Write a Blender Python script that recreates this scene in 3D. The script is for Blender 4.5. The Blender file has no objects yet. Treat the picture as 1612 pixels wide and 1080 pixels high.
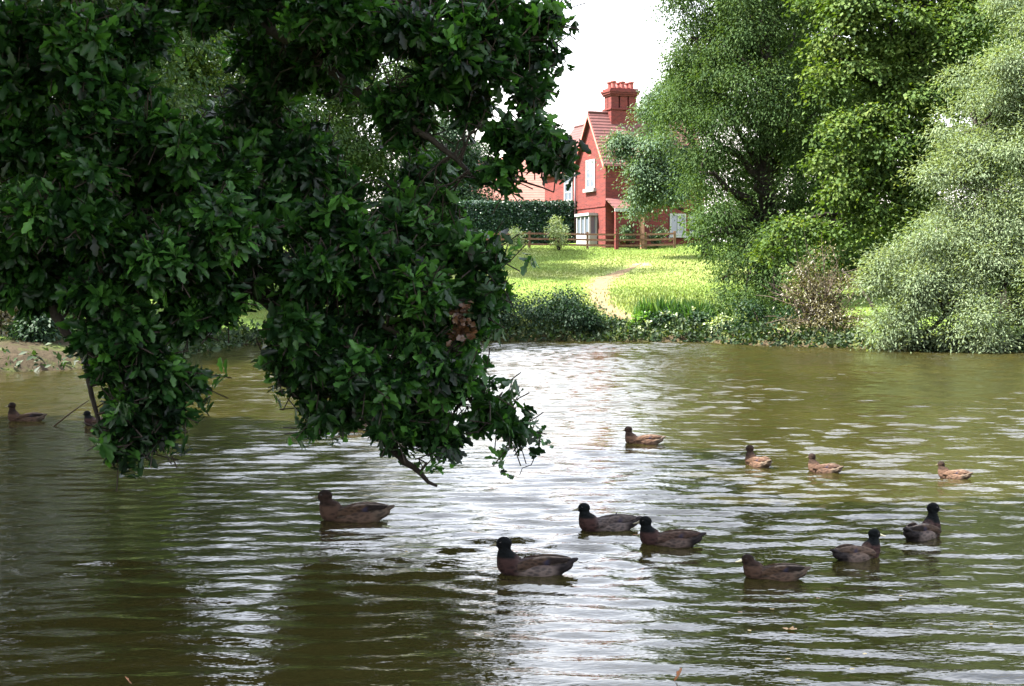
import bpy, bmesh, math, random, zlib
import numpy as np
from mathutils import Vector, Matrix

sc = bpy.context.scene
COL = sc.collection
random.seed(7)
rng = np.random.default_rng(7)
R = math.radians

# ------------------------------------------------------------------ camera, sky, sun, exposure
CAM_H = 1.85
FPX = 2400.0                       # focal length in pixels of a 1612 px wide picture
PITCH = math.atan(85 / FPX)
cam_d = bpy.data.cameras.new('camera')
cam_d.sensor_width = 36.0
cam_d.lens = 36.0 * FPX / 1612.0
cam_d.clip_start = 0.1
cam_d.clip_end = 6000
cam = bpy.data.objects.new('camera', cam_d)
COL.objects.link(cam)
cam.location = (0, 0, CAM_H)
cam.rotation_euler = (math.pi / 2 - PITCH, 0, 0)
sc.camera = cam

SUN_ELEV, SUN_AZ = 52.0, (-0.97, -0.10)      # horizontal direction towards the sun
az = Vector((SUN_AZ[0], SUN_AZ[1])).normalized()
sun_dir = Vector((az.x * math.cos(R(SUN_ELEV)), az.y * math.cos(R(SUN_ELEV)), math.sin(R(SUN_ELEV))))
world = bpy.data.worlds.new('World')
sc.world = world
world.use_nodes = True
wn = world.node_tree
bg = wn.nodes['Background']
sky = wn.nodes.new('ShaderNodeTexSky')
sky.sky_type = 'NISHITA'
sky.sun_disc = False
sky.sun_elevation = R(SUN_ELEV)
sky.sun_rotation = math.atan2(az.x, az.y)
sky.air_density = 2.0
sky.dust_density = 1.8
sky.ozone_density = 1.8
tint = wn.nodes.new('ShaderNodeMix'); tint.data_type = 'RGBA'; tint.blend_type = 'MULTIPLY'; tint.inputs[0].default_value = 1
tint.inputs[7].default_value = (1.12, 0.99, 1.06, 1)          # the camera's white balance
tcw = wn.nodes.new('ShaderNodeTexCoord'); mpw = wn.nodes.new('ShaderNodeMapping'); mpw.inputs['Scale'].default_value = (1.0, 1.0, 2.6)
cl = wn.nodes.new('ShaderNodeTexNoise'); cl.inputs['Scale'].default_value = 2.2; cl.inputs['Detail'].default_value = 6; cl.inputs['Roughness'].default_value = .6
clr = wn.nodes.new('ShaderNodeMapRange'); clr.inputs[1].default_value = .32; clr.inputs[2].default_value = .62; clr.inputs[3].default_value = .25; clr.inputs[4].default_value = .9
cmx = wn.nodes.new('ShaderNodeMix'); cmx.data_type = 'RGBA'; cmx.inputs[7].default_value = (6.3, 6.5, 7.1, 1)
wn.links.new(tcw.outputs['Generated'], mpw.inputs[0]); wn.links.new(mpw.outputs[0], cl.inputs['Vector']); wn.links.new(cl.outputs[0], clr.inputs[0]); wn.links.new(clr.outputs[0], cmx.inputs[0])
wn.links.new(sky.outputs[0], tint.inputs[6]); wn.links.new(tint.outputs[2], cmx.inputs[6]); wn.links.new(cmx.outputs[2], bg.inputs[0])
bg.inputs[1].default_value = 0.085
sun_l = bpy.data.lights.new('sun', 'SUN')
sun_l.energy = 4.2
sun_l.angle = R(0.5)
sun_l.color = (1.0, 0.95, 0.86)
sun = bpy.data.objects.new('sun', sun_l)
COL.objects.link(sun)
sun.rotation_euler = sun_dir.to_track_quat('Z', 'Y').to_euler()
sun.location = (-30, 0, 60)
sc.view_settings.view_transform = 'Standard'
sc.view_settings.look = 'None'
sc.view_settings.exposure = 2.85
sc.view_settings.gamma = 1.0
sc.render.engine = 'CYCLES'
sc.cycles.max_bounces = 6
sc.cycles.diffuse_bounces = 3
sc.cycles.glossy_bounces = 3
sc.cycles.transmission_bounces = 4
sc.cycles.use_denoising = True
sc.render.filter_size = 2.5
sc.cycles.caustics_reflective = False
sc.cycles.caustics_refractive = False

# ------------------------------------------------------------------ helpers
_c, _s = math.cos(PITCH), math.sin(PITCH)
def P(px, py, D):
    """world point seen at photo pixel (px,py) on the plane y = D"""
    x, y = (px - 806) / FPX, (540 - py) / FPX
    d = Vector((x, _c + y * _s, -_s + y * _c))
    t = D / d.y
    return Vector((d.x * t, D, CAM_H + d.z * t))
def W(px, py):
    x, y = (px - 806) / FPX, (540 - py) / FPX
    d = Vector((x, _c + y * _s, -_s + y * _c))
    t = -CAM_H / d.z
    return Vector((d.x * t, d.y * t, 0))

def tag(o, label=None, cat=None, group=None, kind=None):
    if label: o['label'] = label
    if cat: o['category'] = cat
    if group: o['group'] = group
    if kind: o['kind'] = kind
    return o
def empty(name, loc, label, cat, group=None, rz=0):
    o = bpy.data.objects.new(name, None)
    COL.objects.link(o)
    o.location = loc
    o.rotation_euler = (0, 0, rz)
    o.empty_display_size = 0.2
    return tag(o, label, cat, group)
def link(name, me, mat, parent=None, smooth=False, world_space=True):
    o = bpy.data.objects.new(name, me)
    COL.objects.link(o)
    if mat is not None and not me.materials: me.materials.append(mat)
    if parent is not None:
        o.parent = parent
        if world_space:                       # the mesh was written in world coordinates
            bpy_loc = Vector(parent.location); rz = parent.rotation_euler.z
            o.matrix_parent_inverse = (Matrix.Translation(bpy_loc) @ Matrix.Rotation(rz, 4, 'Z')).inverted()
    if smooth:
        me.polygons.foreach_set('use_smooth', np.ones(len(me.polygons), dtype=bool))
    return o
def mesh_np(name, verts, faces_flat, sizes, attr=None, cattr=None):
    me = bpy.data.meshes.new(name)
    nv, nf = len(verts), len(sizes)
    me.vertices.add(nv)
    me.vertices.foreach_set('co', np.asarray(verts, dtype=np.float32).ravel())
    me.loops.add(len(faces_flat))
    me.loops.foreach_set('vertex_index', np.asarray(faces_flat, dtype=np.int32))
    me.polygons.add(nf)
    st = np.concatenate([[0], np.cumsum(sizes)[:-1]]).astype(np.int32)
    me.polygons.foreach_set('loop_start', st)
    try: me.polygons.foreach_set('loop_total', np.asarray(sizes, dtype=np.int32))
    except Exception: pass
    me.update(calc_edges=True)
    if attr is not None:
        a = me.attributes.new('tint', 'FLOAT', 'POINT')
        a.data.foreach_set('value', np.asarray(attr, dtype=np.float32))
    if cattr is not None:
        a = me.attributes.new('paint', 'FLOAT_COLOR', 'POINT')
        a.data.foreach_set('color', np.asarray(cattr, dtype=np.float32).ravel())
    return me
class MB:
    """collects shapes, then becomes ONE mesh"""
    def __init__(s): s.v = []; s.f = []
    def add(s, vs, fs):
        b = len(s.v); s.v += [tuple(v) for v in vs]; s.f += [tuple(i + b for i in f) for f in fs]
    def box(s, o, ax, ay, az_):
        o, ax, ay, az_ = Vector(o), Vector(ax), Vector(ay), Vector(az_)
        vs = [o, o + ax, o + ax + ay, o + ay, o + az_, o + ax + az_, o + ax + ay + az_, o + ay + az_]
        s.add(vs, [(0, 3, 2, 1), (4, 5, 6, 7), (0, 1, 5, 4), (1, 2, 6, 5), (2, 3, 7, 6), (3, 0, 4, 7)])
    def tube(s, pts, rad, n=7, cap=True):
        pts = [Vector(p) for p in pts]
        rings = []
        ref = Vector((0.31, 0.17, 0.93))
        for i, p in enumerate(pts):
            t = (pts[min(i + 1, len(pts) - 1)] - pts[max(i - 1, 0)])
            if t.length < 1e-6: t = Vector((0, 0, 1))
            t.normalize()
            a = t.cross(ref)
            if a.length < 0.05: a = t.cross(Vector((1, 0, 0)))
            a.normalize(); b = t.cross(a)
            r = rad[i] if hasattr(rad, '__len__') else rad
            rings.append([p + (a * math.cos(2 * math.pi * k / n) + b * math.sin(2 * math.pi * k / n)) * r for k in range(n)])
        vs = [v for rg in rings for v in rg]
        fs = []
        for i in range(len(pts) - 1):
            for k in range(n):
                k2 = (k + 1) % n
                fs.append((i * n + k, i * n + k2, (i + 1) * n + k2, (i + 1) * n + k))
        if cap:
            fs.append(tuple(range(n))[::-1]); fs.append(tuple((len(pts) - 1) * n + k for k in range(n)))
        s.add(vs, fs)
    def mesh(s, name):
        me = bpy.data.meshes.new(name)
        me.from_pydata(s.v, [], s.f); me.update()
        bm = bmesh.new(); bm.from_mesh(me); bmesh.ops.recalc_face_normals(bm, faces=bm.faces); bm.to_mesh(me); bm.free()
        return me
    def build(s, name, mat, parent=None, smooth=False, world_space=True):
        return link(name, s.mesh(name), mat, parent, smooth, world_space)

# ------------------------------------------------------------------ materials
def newmat(name):
    m = bpy.data.materials.new(name); m.use_nodes = True
    nt = m.node_tree; p = nt.nodes['Principled BSDF']
    return m, nt, p
def ramp(nt, fac, stops):
    r = nt.nodes.new('ShaderNodeValToRGB')
    e = r.color_ramp.elements
    while len(e) < len(stops): e.new(0.5)
    for i, (pos, c) in enumerate(stops):
        e[i].position = pos; e[i].color = (*c, 1)
    nt.links.new(fac, r.inputs[0])
    return r.outputs[0]
def noise(nt, scale, detail=3, rough=0.5, vec=None, kind='Object', sx=(1, 1, 1)):
    n = nt.nodes.new('ShaderNodeTexNoise')
    n.inputs['Scale'].default_value = scale; n.inputs['Detail'].default_value = detail; n.inputs['Roughness'].default_value = rough
    tc = nt.nodes.new('ShaderNodeTexCoord')
    mp = nt.nodes.new('ShaderNodeMapping'); mp.inputs['Scale'].default_value = sx
    nt.links.new(tc.outputs[kind], mp.inputs[0]); nt.links.new(mp.outputs[0], n.inputs['Vector'])
    return n.outputs[0]
def mixc(nt, fac, a, b, mode='MIX'):
    m = nt.nodes.new('ShaderNodeMix'); m.data_type = 'RGBA'; m.blend_type = mode
    for s_, v in ((m.inputs[0], fac), (m.inputs[6], a), (m.inputs[7], b)):
        if isinstance(v, (int, float)): s_.default_value = v
        elif isinstance(v, tuple): s_.default_value = (*v, 1)
        else: nt.links.new(v, s_)
    return m.outputs[2]
def math_(nt, op, a, b):
    m = nt.nodes.new('ShaderNodeMath'); m.operation = op
    for i, v in enumerate((a, b)):
        if isinstance(v, (int, float)): m.inputs[i].default_value = v
        else: nt.links.new(v, m.inputs[i])
    return m.outputs[0]
def bump(nt, p, h, dist, strength=1.0):
    b = nt.nodes.new('ShaderNodeBump'); b.inputs['Distance'].default_value = dist; b.inputs['Strength'].default_value = strength
    nt.links.new(h, b.inputs['Height']); nt.links.new(b.outputs[0], p.inputs['Normal'])
def leaf_mat(name, dark, mid, light, trans=0.35, rough=0.42, spec=0.5, tcol=None):
    m, nt, p = newmat(name)
    at = nt.nodes.new('ShaderNodeAttribute'); at.attribute_name = 'tint'
    c = ramp(nt, at.outputs['Fac'], [(0.0, dark), (0.5, mid), (1.0, light)])
    nt.links.new(c, p.inputs['Base Color'])
    p.inputs['Roughness'].default_value = rough
    p.inputs['Specular IOR Level'].default_value = spec
    tr = nt.nodes.new('ShaderNodeBsdfTranslucent')
    tc = mixc(nt, 1.0, c, tcol or (1.5, 1.5, 0.5), 'MULTIPLY')
    nt.links.new(tc, tr.inputs[0])
    mx = nt.nodes.new('ShaderNodeMixShader'); mx.inputs[0].default_value = trans
    nt.links.new(p.outputs[0], mx.inputs[1]); nt.links.new(tr.outputs[0], mx.inputs[2])
    nt.links.new(mx.outputs[0], nt.nodes['Material Output'].inputs[0])
    return m
def plain(name, col, rough=0.6, var=0.25, scale=6.0, spec=0.4, bmp=0.0, kind='Object'):
    m, nt, p = newmat(name)
    n = noise(nt, scale, 5, 0.6, kind=kind)
    a = tuple(c * (1 - var) for c in col); b = tuple(min(1, c * (1 + var)) for c in col)
    nt.links.new(ramp(nt, n, [(0.3, a), (0.7, b)]), p.inputs['Base Color'])
    p.inputs['Roughness'].default_value = rough; p.inputs['Specular IOR Level'].default_value = spec
    if bmp: bump(nt, p, n, bmp)
    return m

M = {}
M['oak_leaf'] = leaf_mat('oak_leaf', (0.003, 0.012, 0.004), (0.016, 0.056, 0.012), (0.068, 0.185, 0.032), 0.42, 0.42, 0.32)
M['dead_leaf'] = leaf_mat('dead_leaf', (0.03, 0.015, 0.007), (0.055, 0.025, 0.011), (0.09, 0.042, 0.018), 0.2)
M['ash_leaf'] = leaf_mat('ash_leaf', (0.020, 0.042, 0.015), (0.038, 0.073, 0.022), (0.070, 0.105, 0.033), 0.30, .75, .12)
M['lime_leaf'] = leaf_mat('lime_leaf', (0.020, 0.045, 0.010), (0.055, 0.098, 0.019), (0.110, 0.150, 0.034), 0.32, .65, .18)
M['willow_leaf'] = leaf_mat('willow_leaf', (0.10, 0.145, 0.08), (0.145, 0.19, 0.108), (0.19, 0.23, 0.14), 0.28, 0.8, .12)
M['grey_leaf'] = leaf_mat('grey_leaf', (0.04, 0.08, 0.045), (0.075, 0.125, 0.07), (0.12, 0.17, 0.095), 0.28, 0.6, .25)
M['bush_leaf'] = leaf_mat('bush_leaf', (0.007, 0.022, 0.010), (0.014, 0.038, 0.016), (0.030, 0.062, 0.022), 0.25, .6, .25)
M['shrub_leaf'] = leaf_mat('shrub_leaf', (0.05, 0.042, 0.026), (0.09, 0.078, 0.038), (0.14, 0.14, 0.05), 0.25)
M['herb_leaf'] = leaf_mat('herb_leaf', (0.04, 0.11, 0.02), (0.08, 0.18, 0.03), (0.15, 0.25, 0.06), 0.35)
M['under_leaf'] = leaf_mat('under_leaf', (0.010, 0.022, 0.008), (0.022, 0.046, 0.014), (0.07, 0.088, 0.032), 0.25, .6, .25)
M['pale_leaf'] = leaf_mat('pale_leaf', (0.12, 0.19, 0.07), (0.22, 0.28, 0.13), (0.36, 0.40, 0.25), 0.25)
M['hedge_leaf'] = leaf_mat('hedge_leaf', (0.010, 0.032, 0.022), (0.018, 0.050, 0.030), (0.035, 0.075, 0.04), 0.15)
M['grass_blade'] = leaf_mat('grass_blade', (0.135, 0.185, 0.055), (0.165, 0.21, 0.068), (0.205, 0.235, 0.09), 0.3, 0.7, .2)
M['float_leaf'] = leaf_mat('float_leaf', (0.22, 0.08, 0.03), (0.40, 0.32, 0.10), (0.55, 0.42, 0.18), 0.15)
M['bark'] = plain('bark', (0.022, 0.018, 0.014), 0.9, 0.45, 9, 0.2, 0.03)
M['twig'] = plain('twig', (0.028, 0.021, 0.017), 0.85, 0.4, 20, 0.2)
M['stick'] = plain('stick', (0.035, 0.025, 0.010), 0.8, 0.4, 20, 0.2)

# ------------------------------------------------------------------ terrain, path and water
POND = np.array([(-3.2, 4.0), (1, 3.5), (6, 3.8), (15, 6), (24, 14), (26, 28), (22, 38), (15.5, 43.7), (11.7, 46.4), (8.6, 49.6), (6.4, 53.2), (2.5, 54.2),
                 (-2, 54.2), (-6, 54), (-9.3, 50), (-9.5, 42), (-9.2, 35.6), (-11, 33.9), (-14.5, 33), (-18, 27), (-17, 19), (-12.5, 14.5), (-9, 11), (-6.6, 7.5), (-4.6, 5)], dtype=float)
def pond_dist(x, y):
    """signed distance to the water's edge, positive on land"""
    x = np.asarray(x, dtype=float); y = np.asarray(y, dtype=float)
    best = np.full(x.shape, 1e9); inside = np.zeros(x.shape, dtype=bool)
    n = len(POND)
    for i in range(n):
        a, b = POND[i], POND[(i + 1) % n]
        d = b - a
        t = np.clip(((x - a[0]) * d[0] + (y - a[1]) * d[1]) / (d @ d), 0, 1)
        best = np.minimum(best, np.hypot(x - a[0] - t * d[0], y - a[1] - t * d[1]))
        cond = ((a[1] > y) != (b[1] > y))
        xi = a[0] + (y - a[1]) / (b[1] - a[1] + 1e-12) * d[0]
        inside ^= cond & (x < xi)
    return np.where(inside, -best, best)
def ground_z(x, y):
    x = np.asarray(x, dtype=float); y = np.asarray(y, dtype=float)
    d = pond_dist(x, y)
    wob = 0.25 * np.sin(x * 1.3 + y * .7) + 0.18 * np.sin(x * 2.9 - y * 1.7)
    dd = d + wob * 0.6
    slope = np.interp(y, [8, 30, 46], [0.012, 0.05, 0.105])
    bank = np.interp(y, [8, 34], [0.25, 0.55])
    up = bank * (1 - np.exp(-np.clip(dd, 0, None) / 0.7)) + slope * np.clip(d - 2.0, 0, 40)
    up = up + 0.004 * np.clip(d - 60, 0, 1500) * (y > 60)
    up = up + np.where(d > 1.5, 0.06 * np.sin(x * .5 + 1) * np.sin(y * .37), 0)
    dn = np.clip(dd * 0.6, -1.2, 0)
    return np.where(dd > 0, up + 0.05, dn - 0.02)
def gz(x, y): return float(ground_z(np.array([x]), np.array([y]))[0])

def grid_mesh(name, xs, ys, zf, paint=None):
    X, Y = np.meshgrid(xs, ys)
    Z = zf(X, Y)
    v = np.stack([X, Y, Z], -1).reshape(-1, 3)
    nx, ny = len(xs), len(ys)
    i = np.arange((ny - 1) * (nx - 1)); r, c = i // (nx - 1), i % (nx - 1)
    a = r * nx + c
    f = np.stack([a, a + 1, a + nx + 1, a + nx], -1)
    return mesh_np(name, v, f.ravel(), np.full(len(f), 4), cattr=paint(X.ravel(), Y.ravel(), Z.ravel()) if paint else None)
xs = np.unique(np.concatenate([np.linspace(-2500, -80, 14), np.linspace(-80, -30, 26), np.arange(-30, 34, 0.5), np.linspace(34, 90, 26), np.linspace(90, 2500, 14)]))
ys = np.unique(np.concatenate([np.linspace(-400, -15, 10), np.arange(-15, 100, 0.5), np.linspace(100, 150, 26), np.linspace(150, 4000, 18)]))
PATH_PX = [(988, 500, 56.6), (968, 484, 58.6), (950, 470, 61.5), (943, 457, 65), (944, 446, 69), (952, 437, 72.5), (978, 428, 76), (1010, 420, 79.5)]
PATH = [P(*q) for q in PATH_PX]
def ground_paint(x, y, z):
    """r = bare soil, g = dry grass"""
    d = pond_dist(x, y)
    soil = np.clip(1 - (d - 0.2) / 0.9, 0, 1)
    left = (x < -8) & (y < 50) & (y > 25)
    soil = np.where(left, np.clip(1 - (d - 2.0) / 2.0, 0, 1), soil)
    soil = np.where(y < 12, np.clip(1 - (d - 3) / 4, 0.3, 1), soil)
    dry = np.zeros_like(x)
    for p in PATH:
        rr = np.hypot((x - p.x) / .9, (y - p.y) / 1.6)
        dry = np.maximum(dry, np.clip(1.1 - rr, 0, .8))
    dry = np.maximum(dry, np.clip(1.2 - np.hypot((x - 8) / 5, (y - 78) / 8), 0, .3))
    dry = np.maximum(dry, np.clip(1.0 - np.hypot((x - 0) / 7, (y - 75) / 3), 0, .5))
    dry = np.maximum(dry, np.clip(1.0 - np.hypot((x + 1) / 4, (y - 87.5) / 3), 0, .4))
    o = np.zeros((len(x), 4)); o[:, 0] = soil; o[:, 1] = dry; o[:, 2] = np.where(left, 1.0, 0.0); o[:, 3] = 1
    return o
gm, nt, p = newmat('ground')
at = nt.nodes.new('ShaderNodeAttribute'); at.attribute_name = 'paint'
sep = nt.nodes.new('ShaderNodeSeparateColor'); nt.links.new(at.outputs['Color'], sep.inputs[0])
n1 = noise(nt, 0.35, 5, 0.65); n2 = noise(nt, 6, 4, 0.6); n3 = noise(nt, 1.6, 4, .6)
grass = ramp(nt, n1, [(0.3, (0.10, 0.17, 0.03)), (0.55, (0.15, 0.22, 0.045)), (0.75, (0.22, 0.26, 0.07))])
grass = mixc(nt, math_(nt, 'MULTIPLY', n2, 0.55), grass, (0.07, 0.13, 0.02))
dryc = ramp(nt, n2, [(0.3, (0.28, 0.23, 0.11)), (0.7, (0.42, 0.36, 0.20))])
soilc = ramp(nt, n2, [(0.3, (0.022, 0.018, 0.010)), (0.7, (0.065, 0.048, 0.028))])
dfac = math_(nt, 'MULTIPLY', sep.outputs[1], ramp(nt, n3, [(0.25, (0.3,) * 3), (0.6, (1,) * 3)]))
c1 = mixc(nt, dfac, grass, dryc)
sfac = math_(nt, 'MULTIPLY', sep.outputs[0], ramp(nt, n3, [(0.2, (0.6,) * 3), (0.5, (1,) * 3)]))
soilc = mixc(nt, sep.outputs[2], soilc, ramp(nt, n3, [(0.3, (0.020, 0.016, 0.009)), (0.7, (0.048, 0.037, 0.023))]))  # left shore soil coloured darker to stand in for shade there
nt.links.new(mixc(nt, sfac, c1, soilc), p.inputs['Base Color'])
p.inputs['Roughness'].default_value = 0.95; p.inputs['Specular IOR Level'].default_value = 0.1
bump(nt, p, n2, 0.06)
link_g = link('ground', grid_mesh('ground', xs, ys, ground_z, ground_paint), gm, smooth=True)
tag(link_g, kind='structure')

# worn path up the lawn
pv, pf = [], []
dense = []
for i in range(len(PATH) - 1):
    for t in np.linspace(0, 1, 8, endpoint=False): dense.append(PATH[i].lerp(PATH[i + 1], t))
dense.append(PATH[-1])
for i, q in enumerate(dense):
    k = i / (len(dense) - 1)
    tdir = (dense[min(i + 1, len(dense) - 1)] - dense[max(i - 1, 0)]); tdir.z = 0; tdir.normalize()
    side = Vector((tdir.y, -tdir.x, 0))
    w = (0.40 + 0.08 * k) * (1 + 0.25 * math.sin(i * 1.7) + 0.12 * math.sin(i * 4.1)) * (1 if k < .75 else max(.05, (1 - k) * 4))
    for j in range(5):
        qq = q + side * w * (j / 2 - 1)
        pv.append((qq.x, qq.y, gz(qq.x, qq.y) + 0.045 - 0.03 * abs(j / 2 - 1)))
for i in range(len(dense) - 1):
    for j in range(4):
        a = i * 5 + j; pf.append((a, a + 1, a + 6, a + 5))
me = bpy.data.meshes.new('path'); me.from_pydata(pv, [], pf); me.update()
tag(link('path', me, plain('path_dirt', (0.155, 0.112, 0.064), 0.95, 0.3, 4, 0.1, 0.04), smooth=True), kind='structure')

# water
wm, nt, p = newmat('water')
p.inputs['Base Color'].default_value = (0.085, 0.075, 0.018, 1)
p.inputs['Roughness'].default_value = 0.04
p.inputs['IOR'].default_value = 1.333
p.inputs['Specular IOR Level'].default_value = 0.5
mud = noise(nt, 0.25, 4, 0.6)
nt.links.new(ramp(nt, mud, [(0.3, (0.0175, 0.0152, 0.0042)), (0.7, (0.026, 0.0225, 0.0062))]), p.inputs['Base Color'])
hC = noise(nt, 17, 2, 0.55, sx=(0.55, 1, 1))
bump(nt, p, math_(nt, 'MULTIPLY', hC, 0.0055), 1.0)
wr = np.random.default_rng(21)
WAVES = []
for _ in range(46):
    lam = 0.13 * (0.50 / 0.13) ** wr.random()
    th = wr.normal() * (0.25 + .25 * (lam < .25)) + math.pi / 2 - 0.06
    k = 2 * math.pi / lam
    slope = 0.0195 * (lam / 0.3) ** 0.15
    WAVES.append((k * math.cos(th), k * math.sin(th), slope / k, wr.random() * 6.283))
def wave_z(X, Y):
    z = np.zeros_like(X)
    for kx, ky, a, ph in WAVES: z += a * np.sin(kx * X + ky * Y + ph)
    gust = 1 + .35 * np.sin(X * .45 + Y * .22 + 1) * np.sin(Y * .31 - X * .13) + .25 * np.sin(X * .9 - Y * .6 + 2)
    calm = np.interp(Y, [5, 12, 22, 50], [0.78, 0.95, 1.2, 1.35]) * np.interp(X, [-6, 0, 2, 5], [.8, 1, 1.12, 1.15])
    for q in DUCK_SPOTS:                               # rings spreading from each bird
        r = np.hypot(X - q.x, Y - q.y)
        z += 0.0045 * np.sin(r * 2 * math.pi / .34) * np.exp(-((r - .75) / .5) ** 2)
    z = z * gust * calm
    for (px_, py_, hd_) in WAKES:
        q = W(px_, py_); c_, s_ = math.cos(hd_), math.sin(hd_)
        a_ = (X - q.x) * c_ + (Y - q.y) * s_; l_ = np.abs(-(X - q.x) * s_ + (Y - q.y) * c_); b_ = .12 - a_
        arm = np.exp(-((l_ - .30 * b_ - .04) / .055) ** 2) * np.exp(-np.clip(b_, 0, None) / 1.3) * (b_ > 0) * (b_ < 4)
        z += .0075 * arm * np.sin(b_ * 2 * math.pi / .30)
    return z
WAKES = [(838, 903, 3.02), (955, 834, 3.24), (1053, 858, 2.99), (1217, 911, 2.94), (1350, 880, .6), (1452, 846, .85), (555, 819, 3.06), (1012, 699, 2.94), (1193, 734, 1.95), (1297, 744, 2.29), (1501, 753, 2.24), (40, 664, 3.09)]
DUCK_SPOTS = [W(*q) for q in [(838, 903), (955, 834), (1053, 858), (1217, 911), (1350, 880), (1452, 846), (555, 819)]]
wy = [4.0]
while wy[-1] < 55.5: wy.append(wy[-1] + min(.055, .028 + wy[-1] * .0008))
wx = np.concatenate([np.linspace(-26, -12, 60), np.arange(-11.95, 16, .075), np.linspace(16.2, 30, 60)])
me = grid_mesh('water', wx, np.array([-3, 0, 2, 3.5] + wy + [57, 60]), wave_z)
tag(link('water', me, wm, smooth=True), kind='structure')

# ------------------------------------------------------------------ foliage machinery
def nrm(a): return a / (np.linalg.norm(a, axis=-1, keepdims=True) + 1e-9)
T_SIMPLE = (np.array([(0, 0, 0), (.5, .5, .10), (1, 0, -.06), (.5, -.5, .10)], float), [(0, 2, 1), (0, 3, 2)])
T_OAK = (np.array([(0, 0, 0), (.26, .20, .05), (.38, .13, .03), (.58, .34, .08), (.72, .20, .02), (.88, .20, .0), (1, 0, -.10),
                   (.26, -.20, .05), (.38, -.13, .03), (.58, -.34, .08), (.72, -.20, .02), (.88, -.20, .0), (.35, 0, 0), (.70, 0, -.03)], float),
         [(0, 12, 2, 1), (12, 13, 4, 3), (12, 3, 2), (13, 6, 5, 4), (0, 7, 8, 12), (12, 9, 10, 13), (12, 8, 9), (13, 10, 11, 6)])
def leaves_mesh(name, pos, axis, normal, length, wid, tpl, tint):
    tv, tf = tpl
    ax = nrm(axis); sd = nrm(np.cross(normal, ax)); up = np.cross(ax, sd)
    L = np.asarray(length)[:, None, None]
    v = pos[:, None, :] + L * (ax[:, None, :] * tv[None, :, 0:1] + sd[:, None, :] * (tv[None, :, 1:2] * wid) + up[:, None, :] * tv[None, :, 2:3])
    N, k = len(pos), len(tv)
    sizes = np.tile([len(f) for f in tf], N)
    flat = np.array([i for f in tf for i in f])
    idx = (np.arange(N)[:, None] * k + flat[None, :]).ravel()
    return mesh_np(name, v.reshape(-1, 3), idx, sizes, attr=np.repeat(tint, k))
def rand_dir(n):
    return nrm(rng.normal(size=(n, 3)))
def crown_points(lobes, n, shell=0.28, jit=0.05):
    """clump centres through the outer part of a set of ellipsoid lobes: (centre, radii) -> points, outward directions, lobe ids"""
    C = np.array([l[0] for l in lobes], float); Rr = np.array([l[1] for l in lobes], float)
    w = (Rr[:, 0] * Rr[:, 2] + Rr[:, 1] * Rr[:, 2] + Rr[:, 0] * Rr[:, 1]); w = w / w.sum()
    k = rng.choice(len(lobes), n, p=w)
    d = rand_dir(n)
    r = 1.0 - np.abs(rng.normal(size=n)) * shell
    r = np.clip(r, 0.25, 1.0) * (1 + rng.normal(size=n) * jit)
    pts = C[k] + d * Rr[k] * r[:, None]
    out = nrm(d / Rr[k])
    return pts, out, k
def sublobes(lobes, m, lo, hi, flat=.7, reach=.85):
    o = []
    for c, r in lobes:
        c = np.array(c, float); r = np.array(r, float); rm = (r[0] * r[1] * r[2]) ** (1 / 3)
        d = rand_dir(m); d[:, 1] -= .25; d = nrm(d)
        for k in range(m):
            q = rm * rng.uniform(lo, hi)
            o.append((tuple(c + d[k] * r * reach * rng.uniform(.75, 1.1)), (q, q, q * flat)))
    return o
def crown(name, lobes, mat, parent, n_clumps, per, clump_r, leaf, wid=0.55, droop=0.2, shell=0.28, flat=0.55, tpl=T_SIMPLE, upbias=0.7, tintspread=0.22, sub=(7, .32, .55), dome=.25):
    if sub: lobes = sublobes(lobes, *sub)
    pts, out, k = crown_points(lobes, n_clumps, shell)
    if dome:                                   # foliage sits on the upper, outer side of each bough
        C = np.array([l[0] for l in lobes], float)[k]; low = pts[:, 2] < C[:, 2]
        pts[low, 2] += (C[low, 2] - pts[low, 2]) * (1 - dome) * rng.random(low.sum())
    n = n_clumps * per
    ci = np.repeat(np.arange(n_clumps), per)
    g = rng.normal(size=(n, 3)) * clump_r * np.array([1, 1, flat])
    size_var = np.repeat(rng.uniform(0.6, 1.3, n_clumps), per)[:, None]
    g *= size_var
    pos = pts[ci] + g
    pos[:, 2] -= droop * (g[:, 0] ** 2 + g[:, 1] ** 2) / max(clump_r, .05) * 0.6
    axis = nrm(g) * 0.7 + rand_dir(n) * 0.7 + out[ci] * 0.5 + np.array([0, 0, -droop * 1.6])
    normal = rand_dir(n) * 0.38 + out[ci] * 0.65 + np.array([0, 0, upbias])
    ctint = rng.normal(size=n_clumps) * tintspread
    tint = np.clip(0.5 + ctint[ci] + rng.normal(size=n) * 0.09, 0, 1)
    keep = pos[:, 2] > np.maximum(ground_z(pos[:, 0], pos[:, 1]) + 0.03, 0.03)
    length = leaf * rng.uniform(0.65, 1.25, n)
    me = leaves_mesh(name, pos[keep], axis[keep], normal[keep], length[keep], wid, tpl, tint[keep])
    return link(name, me, mat, parent), pts, out
def bez(a, b, sag, n=6, wob=0.0):
    a, b = Vector(a), Vector(b); o = []
    for i in range(n):
        t = i / (n - 1)
        q = a.lerp(b, t) + Vector((0, 0, sag * 4 * t * (1 - t)))
        if wob and 0 < i < n - 1: q += Vector(rng.normal(size=3)) * wob
        o.append(q)
    return o
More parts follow.
